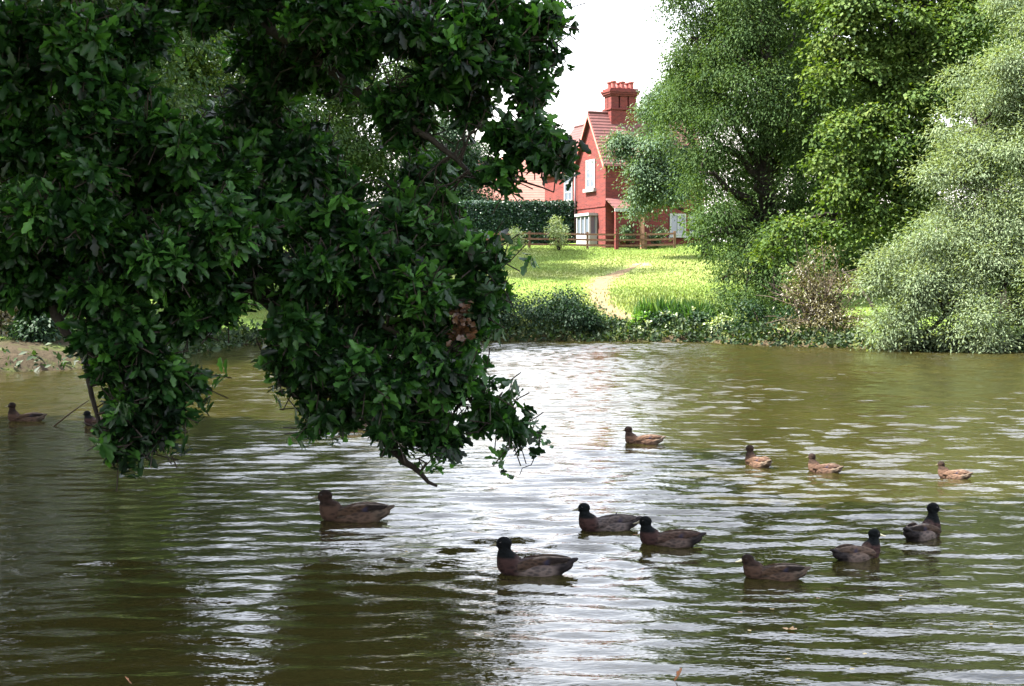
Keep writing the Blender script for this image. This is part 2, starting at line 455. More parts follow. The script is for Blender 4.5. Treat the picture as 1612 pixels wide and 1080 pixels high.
def trunk_mesh(mb, base, top, r0, r1, lobes, twigs=None, limb_r=0.12, wob=0.12):
    base, top = Vector(base), Vector(top)
    pts = bez(base - Vector((0, 0, .4)), top, 0, 8, wob)
    rad = list(np.linspace(r0 * 1.0, r1, 8)); rad[0] = r0 * 1.5; rad[1] = r0 * 1.1
    mb.tube(pts, rad, 10)
    for c, rr in lobes:
        c = Vector(c)
        t = min(0.95, max(0.25, (c.z - base.z) / max(.1, (top.z - base.z)) * 0.75))
        s_ = pts[int(round(t * 7))]
        mb.tube(bez(s_, c, 0.08 * (c - s_).length, 6, wob), list(np.linspace(limb_r, limb_r * 0.3, 6)), 6)
    if twigs is not None:
        C = np.array([l[0] for l in lobes], float)
        for q in twigs:
            j = int(np.argmin(((C - q) ** 2).sum(1)))
            a = Vector(C[j]).lerp(Vector(q), 0.15)
            mb.tube(bez(a, q, 0.1, 4, 0.05), [limb_r * .3, limb_r * .22, limb_r * .15, limb_r * .06], 4, False)
def px_lobe(px, py, D, rx, ry, depth=None):
    """lobe whose outline spans +-rx, +-ry photo pixels at distance D"""
    k = D / FPX
    return (tuple(P(px, py, D)), (rx * k, depth if depth else (rx + ry) / 2 * k, ry * k))
def reseed(text):
    global rng
    rng = np.random.default_rng(zlib.crc32(text.encode()))
def tree(name, label, base, top, r0, lobes, mat, n, per, clump_r, leaf, cat='tree', group=None, twig_n=60, **kw):
    reseed(label)
    base = (base[0], base[1], gz(base[0], base[1]))
    t = empty(name, base, label, cat, group)
    cr, pts, out = crown('crown', lobes, mat, t, n, per, clump_r, leaf, **kw)
    mb = MB()
    trunk_mesh(mb, base, top, r0, r0 * 0.3, lobes, pts[:twig_n], limb_r=r0 * 0.42)
    mb.build('trunk', M['bark'], t, smooth=True)
    return t
def bush(name, label, px, D, lobes, mat, n, per, clump_r, leaf, cat='bush', group=None, stems=8, **kw):
    reseed(label)
    b = P(px, 500, D); base = (b.x, D, gz(b.x, D))
    t = empty(name, base, label, cat, group)
    cr, pts, out = crown('foliage', lobes, mat, t, n, per, clump_r, leaf, **kw)
    mb = MB()
    for q in pts[:stems]:
        a = Vector((base[0], base[1], base[2] - .1))
        q = Vector(q)
        mb.tube(bez(a, q, .1, 5, .05), [.035, .03, .022, .015, .006], 5)
    mb.build('stem', M['twig'], t, smooth=True)
    return t

# ------------------------------------------------------------------ the oak over the water (near, left)
OAK_BASE = (-8.4, 8.4)
oak = empty('oak_tree', (OAK_BASE[0], OAK_BASE[1], gz(*OAK_BASE)), 'dark oak with leafy branches hanging down to the water on the left', 'tree')
OAK_LOBES = [px_lobe(*a) for a in [
    (20, 40, 11.2, 120, 90), (170, 60, 11.6, 110, 60), (130, 190, 11.3, 130, 90), (250, 210, 11.2, 95, 75), (20, 250, 11.6, 110, 110), (60, 380, 11.8, 130, 100),
    (330, 15, 12.8, 130, 42), (460, 50, 12.8, 110, 75), (590, 55, 12.4, 110, 85), (700, 70, 12.2, 100, 85), (788, 45, 12.3, 60, 54), (848, 22, 12.3, 22, 24), (690, 5, 12.6, 50, 26), (856, 100, 12.3, 18, 24), (800, 120, 12.1, 52, 42),
    (690, 160, 12.4, 90, 55), (825, 218, 11.9, 46, 32), (868, 250, 11.9, 26, 24), (850, 150, 12.2, 26, 20), (884, 238, 11.9, 16, 18), (845, 190, 12.0, 24, 18), (800, 268, 12.0, 46, 20),
    (380, 185, 13.4, 70, 55), (480, 120, 13.2, 80, 70), (470, 255, 13.0, 60, 70), (520, 60, 12.0, 90, 60), (640, 200, 12.6, 45, 28), (330, 280, 11.9, 90, 60), (560, 420, 11.6, 90, 70), (420, 360, 11.6, 80, 70), (660, 290, 12.9, 60, 34), (100, 100, 11.0, 110, 80), (90, 300, 11.0, 100, 90), (310, 480, 11.6, 70, 45),
    (440, 190, 12.9, 70, 70), (400, 290, 12.3, 100, 80), (240, 310, 11.3, 130, 90), (330, 400, 11.3, 130, 90), (180, 430, 11.5, 120, 80),
    (480, 400, 11.9, 110, 80), (590, 385, 12.3, 100, 75), (560, 310, 12.6, 60, 40), (670, 360, 12.5, 64, 50), (695, 425, 12.2, 75, 46), (772, 425, 12.0, 24, 22), (742, 395, 12.1, 40, 34), (748, 470, 12.0, 34, 36),
    (500, 490, 11.8, 100, 70), (620, 490, 11.8, 110, 75), (700, 530, 11.9, 72, 65), (560, 575, 11.9, 110, 62), (460, 580, 12.0, 62, 55), (650, 610, 12.0, 100, 62), (725, 620, 12.0, 55, 52), (720, 680, 12.2, 62, 34), (805, 660, 12.2, 32, 30), (590, 650, 12.0, 75, 38), (520, 655, 12.2, 50, 28),
    (190, 510, 11.5, 90, 55), (225, 580, 11.6, 66, 55), (280, 610, 11.7, 52, 38), (240, 645, 11.7, 72, 40), (215, 695, 11.8, 55, 26)]]
def oak_foliage(lobes, n_spray, tpl, per_mul=1.0, ls=1.0, spray_len=0.36, sub=5):
    """sprays of rosettes: returns leaf arrays and twig segments"""
    lobes = sublobes(lobes, sub, .34, .58, .75, .8)
    ends, out, k = crown_points(lobes, n_spray, 0.30, .15)
    d = nrm(out + rand_dir(n_spray) * 0.6 + np.array([0, 0, -0.1]))
    segs = []; RC = []; RD = []; RT = []
    st = ends - d * spray_len
    tn = np.clip(0.42 + rng.normal(size=n_spray) * 0.25, 0, 1)
    for f in (1.0, 0.72, 0.42):
        c = st + (ends - st) * f + rng.normal(size=st.shape) * (0.05 if f < 1 else 0.01)
        dd = nrm(d + rand_dir(n_spray) * (0.15 if f == 1 else 0.9))
        RC.append(c); RD.append(dd); RT.append(tn)
    RC = np.concatenate(RC); RD = np.concatenate(RD); RT = np.concatenate(RT)
    per = int(8 * per_mul)
    n = len(RC) * per
    i = np.repeat(np.arange(len(RC)), per)
    perp = nrm(np.cross(RD[i], rand_dir(n)))
    ang = rng.uniform(0.55, 1.35, n)[:, None]
    axis = RD[i] * np.cos(ang) + perp * np.sin(ang) + np.array([0, 0, -0.12])
    pos = RC[i] - RD[i] * (rng.uniform(0, 0.06, n)[:, None]) + axis * 0.012
    normal = RD[i] * 0.9 + rand_dir(n) * 0.35 + np.array([0, 0, 0.45])
    length = 0.118 * ls * rng.uniform(0.7, 1.2, n)
    tint = np.clip(RT[i] + rng.normal(size=n) * 0.13, 0, 1)
    return pos, axis, normal, length, tint, st, ends
pos, axis, normal, length, tint, st, ends = oak_foliage(OAK_LOBES, 4500, T_OAK)
kp = pos[:, 2] > 0.03
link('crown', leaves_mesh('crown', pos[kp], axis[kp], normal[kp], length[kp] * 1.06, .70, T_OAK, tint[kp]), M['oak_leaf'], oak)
# upper crown, above the picture: unseen, partly added to shade the hanging branches and the near and left water
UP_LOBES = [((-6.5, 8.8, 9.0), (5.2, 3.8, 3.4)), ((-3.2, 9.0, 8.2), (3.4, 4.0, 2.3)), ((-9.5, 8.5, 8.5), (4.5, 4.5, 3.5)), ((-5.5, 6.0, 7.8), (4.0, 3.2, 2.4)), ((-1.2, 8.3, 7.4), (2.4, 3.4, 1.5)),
            ((-5.5, 11.0, 6.0), (2.6, 2.6, 1.6)), ((-8.5, 11.5, 4.5), (2.5, 2.4, 2.2)), ((-2.6, 11.6, 6.1), (2.6, 1.6, 1.3)), ((-9.0, 15.0, 8.2), (4.2, 3.4, 2.6)), ((-12.5, 16.0, 7.8), (4.4, 3.6, 2.6)), ((-11.5, 19.0, 7.4), (3.8, 2.6, 2.4))]  # last three lobes added out of view to shade the left water
A1 = oak_foliage(UP_LOBES[8:] + [((-8.6, 8.8, 9.6), (3.6, 3.0, 2.4)), ((-4.8, 8.3, 7.2), (2.2, 2.4, 1.3)), ((-7.0, 6.8, 7.4), (2.6, 2.4, 1.6))], 5200, T_SIMPLE, 0.9, 2.3, 0.5, 16)  # dense unseen lobes added here to close sun gaps over the water
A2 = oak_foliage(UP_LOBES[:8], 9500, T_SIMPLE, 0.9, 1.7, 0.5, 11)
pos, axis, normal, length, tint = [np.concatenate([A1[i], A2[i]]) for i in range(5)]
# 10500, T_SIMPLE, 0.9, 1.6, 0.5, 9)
link('shading_upper_crown', leaves_mesh('shading_upper_crown', pos, axis, normal, length, 0.75, T_SIMPLE, tint), M['oak_leaf'], oak)
# trunk and limbs
OB = Vector((OAK_BASE[0], OAK_BASE[1], gz(*OAK_BASE)))
mb = MB()
mb.tube([OB - Vector((0, 0, .5)), OB + Vector((.02, 0, .3)), OB + Vector((.1, .05, 1.2)), OB + Vector((.2, .1, 2.6)), OB + Vector((.5, .2, 4.4)), OB + Vector((1.2, .5, 6.6)), OB + Vector((1.8, 1.0, 8.6)), OB + Vector((2.2, 1.3, 10.6))],
        [.75, .55, .46, .43, .38, .28, .18, .07], 12)
for c, r in UP_LOBES:
    a = OB + Vector((.4, .2, 3.6 + rng.uniform(0, 2)))
    mb.tube(bez(a, c, .3, 7, .15), list(np.linspace(.17, .05, 7)), 7)
mb.build('trunk', M['bark'], oak, smooth=True)
fork = OB + Vector((.45, .2, 4.2))
def oak_branch(pts, r0, r1, start=None):
    q = [P(*a) for a in pts]
    full = ([Vector(start)] if start is not None else []) + q
    m_ = MB(); dn = []
    for i in range(len(full) - 1):
        for t in (0, .33, .66):
            dn.append(full[i].lerp(full[i + 1], t) + Vector(rng.normal(size=3)) * 0.012)
    dn.append(full[-1])
    m_.tube(dn, list(np.linspace(r0, r1, len(dn))), 7)
    m_.build('branch', M['bark'], oak, smooth=True)
    return dn
BR = []
BR += oak_branch([(250, -60, 12.6), (450, 60, 12.6), (590, 165, 12.4), (660, 205, 12.3), (715, 250, 12.2), (760, 290, 12.1), (830, 285, 12.0)], .058, .008, fork)
BR += oak_branch([(-120, 120, 11.6), (60, 250, 11.7), (250, 380, 11.6), (420, 470, 11.9), (560, 600, 12.0), (620, 710, 12.1), (650, 738, 12.2), (688, 765, 12.25)], .12, .012, fork)
BR += oak_branch([(-60, 300, 11.7), (60, 440, 11.7), (90, 500, 11.7), (108, 530, 11.7), (135, 570, 11.7), (150, 650, 11.7), (180, 735, 11.8)], .07, .008, fork)
BR += oak_branch([(200, -150, 12.3), (560, -30, 12.3), (700, 40, 12.2), (840, 60, 12.2)], .10, .012, fork)
BR += oak_branch([(420, 470, 11.9), (560, 480, 11.9), (680, 560, 12.0), (760, 650, 12.2), (835, 668, 12.2)], .035, .006)
BR += oak_branch([(780, 665, 12.2), (850, 690, 12.2), (842, 722, 12.25), (818, 748, 12.3)], .008, .003)
bra = np.array([tuple(BR[i].lerp(BR[i + 1], t)) for i in range(len(BR) - 1) for t in (0, .25, .5, .75) if (BR[i] - BR[i + 1]).length < 1.2])
mb = MB()
for i in range(len(st)):
    s_ = st[i]
    if i % 2 == 0:
        j = int(rng.choice(np.argsort(((bra - s_) ** 2).sum(1))[:6]))
        if np.linalg.norm(bra[j] - s_) < .5 and i % 6 == 0:
            mb.tube(bez(bra[j], s_, .04, 4, .03), [.011, .009, .007, .005], 4, False)
    mb.tube([s_, (s_ + ends[i]) / 2 + rng.normal(size=3) * .015, ends[i]], [.006, .005, .003], 3, False)
mb.build('twig', M['twig'], oak, smooth=True)['kind'] = 'stuff'
# few single rosettes at the branch tip by the water
def rosettes(name, centres, mat, per=6, ls=1.0, parent=oak, lift=0.5):
    c = np.array([tuple(x) for x in centres]); n = len(c) * per
    i = np.repeat(np.arange(len(c)), per)
    ax = rand_dir(n); ax[:, 2] *= .5
    po = c[i] + rng.normal(size=(n, 3)) * .02
    me = leaves_mesh(name, po, ax, rand_dir(n) * .5 + np.array([0, -.3, lift]), .115 * ls * rng.uniform(.7, 1.2, n), 1.15, T_OAK, np.clip(rng.normal(size=n) * .2 + .5, 0, 1))
    return link(name, me, mat, parent)
for cl in ([(852, 690), (860, 697), (846, 685)], [(848, 716)], [(620, 715), (630, 721), (610, 708)], [(797, 746)], [(717, 727)], [(640, 702)], [(660, 735)], [(528, 692)]):
    rosettes('leaf_sprig', [P(x, y, 12.2) for x, y in cl], M['oak_leaf'], 6, .62)
rosettes('dead_leaf_cluster', [P(725 + rng.uniform(-9, 9), 506 + rng.uniform(-24, 24), 11.66 + rng.normal() * .03) for _ in range(24)], M['dead_leaf'], 5, .6)

# ------------------------------------------------------------------ trees on the right bank
def trees_right():
    # tall ash: drooping dull green
    L = [px_lobe(*a) for a in [
        (1180, 20, 58, 120, 110), (1090, 60, 58, 50, 60), (1130, 160, 58, 100, 90), (1240, 160, 57, 100, 110), (1092, 205, 58, 45, 48), (1102, 272, 57, 36, 36), (1190, 290, 57, 100, 100), (1270, 290, 57, 70, 90),
        (1176, 410, 55.5, 38, 72), (1230, 400, 56, 80, 70), (1165, 480, 54, 40, 55), (1220, 480, 54, 60, 55), (1190, 150, 61, 110, 120), (1250, 60, 61, 100, 100), (1220, 300, 61, 90, 90), (1140, 60, 60, 60, 70), (1106, 372, 56.5, 16, 18), (1132, 340, 57, 22, 30), (1150, 300, 58.5, 40, 50), (1150, 360, 58, 34, 40), (1122, 385, 56.5, 20, 34), (1138, 440, 55.5, 20, 50), (1290, 170, 59, 50, 80), (1240, 210, 59, 60, 70), (1180, -30, 61, 120, 70), (1120, 110, 61, 50, 80), (1160, 60, 62, 80, 90), (1200, -110, 58, 120, 110), (1110, -40, 58, 70, 60), (1300, -80, 58, 90, 120), (1085, 130, 59, 40, 50)]]
    b = P(1215, 500, 58.5)
    tree('ash_tree', 'tall drooping dull green tree right of the red house', (b.x, 58.5), (b.x - .3, 58.5, 13), .42, L, M['ash_leaf'], 6400, 30, .38, .13, wid=.42, droop=.5, shell=.30)
    L = [px_lobe(*a) for a in [
        (1430, 20, 53, 105, 70), (1325, 50, 53, 44, 34), (1505, 60, 53, 70, 60), (1375, 118, 53, 62, 34), (1455, 150, 52.5, 60, 44), (1335, 205, 52.2, 46, 24), (1420, 240, 52.5, 62, 36), (1345, 292, 52, 40, 26), (1400, 330, 52, 56, 28), (1325, 356, 51.5, 46, 14), (1470, 300, 53.2, 50, 44),
        (1300, 118, 52.6, 28, 18), (1490, 215, 52.6, 50, 34), (1390, 180, 52.2, 40, 22), (1310, 250, 52.3, 30, 16), (1440, -100, 54, 110, 80), (1540, -50, 54, 100, 90), (1310, -10, 53.5, 40, 36), (1340, -70, 53.5, 60, 50), (1250, 352, 52.0, 32, 14), (1215, 385, 52, 22, 20)]]
    b = P(1450, 500, 54.5)
    tree('lime_tree', 'bright green broad leaved tree in clumps between the dull tree and the willow', (b.x, 54.5), (b.x, 54.5, 13), .45, L, M['lime_leaf'], 2900, 34, .32, .155, wid=.75, droop=.4, shell=.26, flat=.40, sub=(8, .30, .66, .55, .95), dome=.2)
    L = [px_lobe(*a) for a in [
        (1570, 110, 45.8, 80, 70), (1640, 80, 45.8, 90, 90), (1540, 200, 45.8, 60, 70), (1620, 230, 45.8, 100, 90), (1530, 300, 45.6, 70, 70), (1620, 360, 45.3, 100, 90), (1500, 380, 45.6, 80, 70), (1430, 420, 45.8, 70, 55), (1400, 480, 45.8, 55, 50), (1480, 480, 45.1, 80, 58), (1570, 470, 44.3, 80, 55), (1660, 470, 43.8, 90, 70),
        (1545, 310, 46.4, 50, 50), (1430, 385, 46.0, 50, 30), (1560, 400, 45.2, 90, 60), (1450, 450, 45.6, 70, 50), (1390, 520, 46.0, 40, 22), (1460, 525, 45.1, 70, 22), (1540, 530, 44.2, 60, 18), (1700, 200, 45.8, 90, 160), (1650, -20, 46.8, 80, 70)]]
    b = P(1600, 500, 48)
    tree('willow_tree', 'pale silvery green willow leaning over the right bank', (b.x, 48), (b.x, 46.8, 9.5), .4, L, M['willow_leaf'], 5600, 30, .30, .115, wid=.32, droop=.22, shell=.26, sub=(9, .28, .55), dome=.2)
    # fillers behind, seen as dark foliage through the gaps
    for px, D, hgt, lab in ((1260, 72, 15, 'shaded tree behind the tall dull green tree'), (1370, 68, 13, 'shaded tree deep behind the bright green clumps'), (1560, 64, 12, 'shaded tree behind the top of the silvery willow')):
        b = P(px, 400, D)
        L = [((b.x + rng.normal() * 1.6, D + rng.normal(), z), (2.6, 2.4, 2.0)) for z in np.linspace(3.2, hgt, 7)]
        tree('background_tree', lab, (b.x, D), (b.x, D, hgt), .35, L, M['ash_leaf'], 1500, 24, .5, .22, group='trees behind the right bank')
trees_right()

def right_shrubs():
    # twiggy brown shrub
    L = [px_lobe(*a) for a in [(1285, 430, 50.5, 62, 50), (1270, 490, 50, 58, 45), (1330, 490, 49, 45, 45), (1300, 515, 49.3, 70, 22)]]
    t = bush('twiggy_shrub', 'brownish twiggy shrub with thin leaves left of the willow', 1290, 50.6, L, M['shrub_leaf'], 620, 12, .26, .10, stems=60, shell=.4, wid=.4)
    mb = MB()
    b = P(1300, 525, 50.2)
    for _ in range(120):
        e = P(1290 + rng.normal() * 38, 455 + rng.normal() * 34, 49.6 + rng.normal() * .6)
        s_ = Vector((b.x + rng.normal() * .35, 50.3 + rng.normal() * .2, .4))
        mb.tube(bez(s_, e, .25, 5, .1), [.022, .018, .014, .010, .005], 4, False)
    mb.build('dead_twig', plain('dead_twig', (.13, .10, .08), .9, .35, 8, .2), t)['kind'] = 'stuff'
    mb = MB(); mb.tube([P(1325, 425, 48.3), P(1350, 448, 47.9), P(1370, 475, 47.4), P(1380, 492, 47.2)], [.03, .05, .06, .07], 6)
    mb.build('bare_limb', M['bark'], t, smooth=True)
    # pale bush and herbs on the bank between path and trees
    bush('bank_bush', 'low pale leaved bush at the waterline below the tall dull green tree', 1150, 53.3, [px_lobe(1150, 515, 53.2, 30, 20), px_lobe(1128, 522, 53.3, 18, 14)], M['pale_leaf'], 90, 12, .16, .13, stems=8)
    bush('bank_bush', 'dark low ivy covered bush under the tall dull green tree by the water', 1200, 52.0, [px_lobe(1195, 505, 52.6, 45, 34), px_lobe(1240, 515, 51.6, 40, 26)], M['bush_leaf'], 260, 14, .22, .13, stems=8)
right_shrubs()

# bushes, herbs on the far bank
bush('bank_bush', 'large dark rounded bush at the far waterline right of the oak', 830, 55.6, [px_lobe(820, 492, 55.4, 75, 46), px_lobe(775, 500, 55.4, 50, 40), px_lobe(870, 490, 55.4, 40, 44), px_lobe(740, 495, 55.5, 50, 44)], M['bush_leaf'], 900, 16, .24, .12, stems=14, shell=.16)
bush('bank_bush', 'dark rounded bush at the far waterline just left of the dirt path', 925, 55.4, [px_lobe(910, 490, 55.3, 32, 44), px_lobe(930, 505, 55.2, 26, 32)], M['bush_leaf'], 380, 16, .2, .12, stems=10, shell=.16)
bush('bank_bush', 'small dark bush at the waterline below the end of the dirt path', 968, 55.0, [px_lobe(968, 517, 54.9, 26, 16), px_lobe(945, 520, 55, 16, 16)], M['bush_leaf'], 130, 14, .13, .11, stems=6)

def blade_clump(name, label, cx, cy, spread, n, hgt, wid, mat, cat='plant', group=None, flowers=0, lean=.3):
    base = (cx, cy, gz(cx, cy))
    t = empty(name, base, label, cat, group)
    x = cx + rng.normal(size=n) * spread[0]; y = cy + rng.normal(size=n) * spread[1]
    z = ground_z(x, y)
    k = (z > .02) & (np.abs(x - cx) < 2.2 * spread[0]) & (np.abs(y - cy) < 2.2 * spread[1]); x, y, z = x[k], y[k], z[k]; m = len(x)
    pos = np.stack([x, y, z - .03], -1)
    ax = rng.normal(size=(m, 3)) * lean + np.array([0, 0, 1])
    me = leaves_mesh('foliage', pos, ax, rand_dir(m) * .6 + np.array([0, -1, 0.2]), hgt * rng.uniform(.55, 1.15, m), wid, T_SIMPLE, np.clip(rng.normal(size=m) * .25 + .5, 0, 1))
    link('foliage', me, mat, t)
    return t
# leafy waterside herbs
for i, (px, D, sp, n, hgt, wid, mat, lab) in enumerate([
        (1045, 55.6, (.55, .3), 260, 1.05, .07, 'herb_leaf', 'tall clump of bright green sword leaves on the far bank right of the path'),
        (1085, 55.2, (.45, .3), 220, .95, .08, 'herb_leaf', 'clump of bright green upright leaves beside the tall dull green tree'),
        (1108, 54.6, (.35, .25), 150, 1.0, .08, 'herb_leaf', 'narrow upright green clump under the edge of the tall dull green tree')]):
    c = P(px, 500, D)
    blade_clump('waterside_plant', lab, c.x, D, sp, n, hgt, wid, M[mat], group='waterside plants on the far bank')
for px, D, r1, r2, mat, lab, n in [
        (1005, 54.7, 18, 16, 'herb_leaf', 'low green leafy plant at the waterline right of the path end', 70), (1035, 54.6, 24, 22, 'bush_leaf', 'dark leafy plant at the waterline under the sword leaves', 110), (1075, 54.4, 24, 24, 'bush_leaf', 'dark leafy plant at the waterline below the bright upright leaves', 120), (1108, 53.9, 20, 22, 'bush_leaf', 'dark leafy plant at the waterline left of the pale bush', 90)]:
    bush('waterside_plant', lab, px, D, [px_lobe(px, 514, D, r1, r2)], M[mat], n, 12, .13, .14, cat='plant', group='waterside plants on the far bank', stems=5, wid=.7)
for px, py in [(1004, 517), (1020, 508), (1052, 512), (1062, 497), (1046, 492), (1078, 500), (1092, 487), (1014, 520), (1056, 522), (1098, 512)]:
    c = P(px, py, 54.05 if py > 505 else 54.4)
    t = empty('flower_stalk', (c.x, c.y, max(0, gz(c.x, c.y))), 'pale whitish flower head among the waterside plants', 'flower', 'pale flower heads on the far bank')
    m_ = MB(); m_.tube([(c.x, c.y, max(-.05, gz(c.x, c.y)) - .02), (c.x + .01, c.y, c.z)], [.012, .008], 5); m_.build('stalk', M['twig'], t)
    n = 26
    d = rng.normal(size=(n, 3)) * np.array([.06, .06, .035]) + np.array(c)
    link('flower_head', leaves_mesh('flower_head', d, rand_dir(n), rand_dir(n) * .4 + np.array([0, -.4, .8]), np.full(n, .10), .9, T_SIMPLE, np.clip(rng.normal(size=n) * .2 + .75, 0, 1)), M['pale_leaf'], t)

# ------------------------------------------------------------------ lawn grass (uncountable)
def grass_field():
    n = 90000
    x = rng.uniform(-10, 11, n); y = rng.uniform(55, 93, n)
    d = pond_dist(x, y)
    pd = np.full(n, 1e9)
    for q in dense: pd = np.minimum(pd, np.hypot(x - q.x, (y - q.y)))
    keep = (d > .3) & (pd > .58 + rng.normal(size=n) * .28)
    x, y, d, pd = x[keep], y[keep], d[keep], pd[keep]; m = len(x)
    hgt = 0.07 + 0.04 * rng.random(m)
    tall = np.clip(1.2 - np.hypot((x - 5) / 4.5, (y - 62) / 6), 0, 1)
    edge = np.clip(1 - d / 3.5, 0, 1)
    hgt = hgt + tall * .18 * rng.random(m) + edge * .42 * rng.random(m)
    pos = np.stack([x, y, ground_z(x, y) - .01], -1)
    ax = rng.normal(size=(m, 3)) * .35 + np.array([0, 0, 1])
    big = .5 + .28 * np.sin(x * .6 + y * .25) * np.sin(y * .45 + 1) + tall * .1
    tint = np.clip(big + rng.normal(size=m) * .09, 0, 1)
    me = leaves_mesh('lawn_grass', pos, ax, rand_dir(m) * .7 + np.array([0, -.6, .5]), hgt, .32, T_SIMPLE, tint)
    tag(link('lawn_grass', me, M['grass_blade']), 'sunlit short and tufted grass covering the lawn below the house', 'grass', kind='stuff')
grass_field()
def undergrowth():
    P_, D_ = [], []
    edge = [tuple(q) for q in POND[3:20]]
    n = 0
    for a, b in zip(edge[:-1], edge[1:]):
        a, b = np.array(a), np.array(b); L_ = np.linalg.norm(b - a)
        if a[1] < 30 and b[1] < 30: continue
        m = int(L_ * 330)
        t = rng.random(m)[:, None]; q = a + (b - a) * t
        nv = np.array([b[1] - a[1], -(b[0] - a[0])]) / L_
        q = q + nv * rng.normal(size=(m, 1)) * .35 + nv * .15
        P_.append(q)
    q = np.concatenate(P_)
    x, y = q[:, 0], q[:, 1]
    dens = .5 + .5 * np.sin(x * 1.9 + y * 1.1) * np.sin(x * .7 - y * 1.6 + 1)
    left = (x < -8.8) & (y < 40)
    k = (rng.random(len(x)) < np.where(left, .10, .35 + .65 * dens)); x, y, dens = x[k], y[k], dens[k]
    z = np.maximum(ground_z(x, y), 0); m = len(x)
    h = (.18 + .5 * dens * rng.random(m))
    pos = np.stack([x, y, z + h * rng.random(m) * .9], -1)
    me = leaves_mesh('bank_undergrowth', pos, rand_dir(m) + np.array([0, -.3, .3]), rand_dir(m) + np.array([0, -.4, .7]), rng.uniform(.10, .26, m), .5, T_SIMPLE, np.clip(rng.normal(size=m) * .25 + .35 + .3 * (dens - .5), 0, 1))
    tag(link('bank_undergrowth', me, M['under_leaf']), 'low tangled green undergrowth along the waterline', 'undergrowth', kind='stuff')
undergrowth()

# ------------------------------------------------------------------ the red brick house
def brick_mat():
    m, nt, p = newmat('red_brick')
    tc = nt.nodes.new('ShaderNodeTexCoord')
    sp = nt.nodes.new('ShaderNodeSeparateXYZ'); nt.links.new(tc.outputs['Object'], sp.inputs[0])
    u = math_(nt, 'ADD', math_(nt, 'MULTIPLY', sp.outputs[0], 0.9), math_(nt, 'MULTIPLY', sp.outputs[1], 0.9))
    cb = nt.nodes.new('ShaderNodeCombineXYZ'); nt.links.new(u, cb.inputs[0]); nt.links.new(sp.outputs[2], cb.inputs[1])
    b = nt.nodes.new('ShaderNodeTexBrick'); nt.links.new(cb.outputs[0], b.inputs['Vector'])
    b.inputs['Color1'].default_value = (.150, .027, .021, 1); b.inputs['Color2'].default_value = (.075, .016, .014, 1); b.inputs['Mortar'].default_value = (.16, .065, .06, 1)
    b.inputs['Scale'].default_value = 1.0; b.inputs['Brick Width'].default_value = .235; b.inputs['Row Height'].default_value = .078; b.inputs['Mortar Size'].default_value = .006
    n = ramp(nt, noise(nt, .9, 6, .7), [(.35, (0,) * 3), (.7, (1,) * 3)])
    c = mixc(nt, math_(nt, 'MULTIPLY', n, .6), b.outputs[0], (.085, .024, .022))
    nt.links.new(c, p.inputs['Base Color']); p.inputs['Roughness'].default_value = .9; p.inputs['Specular IOR Level'].default_value = .2
    return m
def tile_mat(name, a, b_):
    m, nt, p = newmat(name)
    n = noise(nt, 2.0, 5, .7); n2 = noise(nt, 9, 3, .6)
    c = ramp(nt, n, [(.3, a), (.7, b_)])
    nt.links.new(mixc(nt, math_(nt, 'MULTIPLY', n2, .35), c, tuple(v * .55 for v in a)), p.inputs['Base Color'])
    w = nt.nodes.new('ShaderNodeTexWave'); w.bands_direction = 'Z'; w.inputs['Scale'].default_value = 1.6; w.inputs['Distortion'].default_value = .6
    tc = nt.nodes.new('ShaderNodeTexCoord'); nt.links.new(tc.outputs['Object'], w.inputs[0])
    bump(nt, p, w.outputs[1], .03)
    p.inputs['Roughness'].default_value = .85
    return m
M['brick'] = brick_mat()
M['tile'] = tile_mat('roof_tile', (.070, .023, .021), (.125, .040, .036))
M['pale_tile'] = tile_mat('pale_roof_tile', (.14, .055, .040), (.20, .085, .062))
M['white'] = plain('white_paint', (.30, .30, .30), .5, .05, 3)
M['glass'], nt, p = newmat('window_glass'); p.inputs['Base Color'].default_value = (.10, .12, .15, 1); p.inputs['Roughness'].default_value = .05; p.inputs['Specular IOR Level'].default_value = .8
M['dark_wood'] = plain('dark_wood', (.05, .035, .03), .7, .3, 5)
M['pipe'] = plain('iron_pipe', (.06, .03, .035), .5, .2, 5)
M['door_red'] = plain('door_paint', (.20, .025, .022), .45, .15, 5)
M['post_wood'] = plain('post_wood', (.36, .19, .12), .8, .25, 8)
M['terracotta'] = plain('terracotta', (.24, .06, .05), .8, .25, 6)

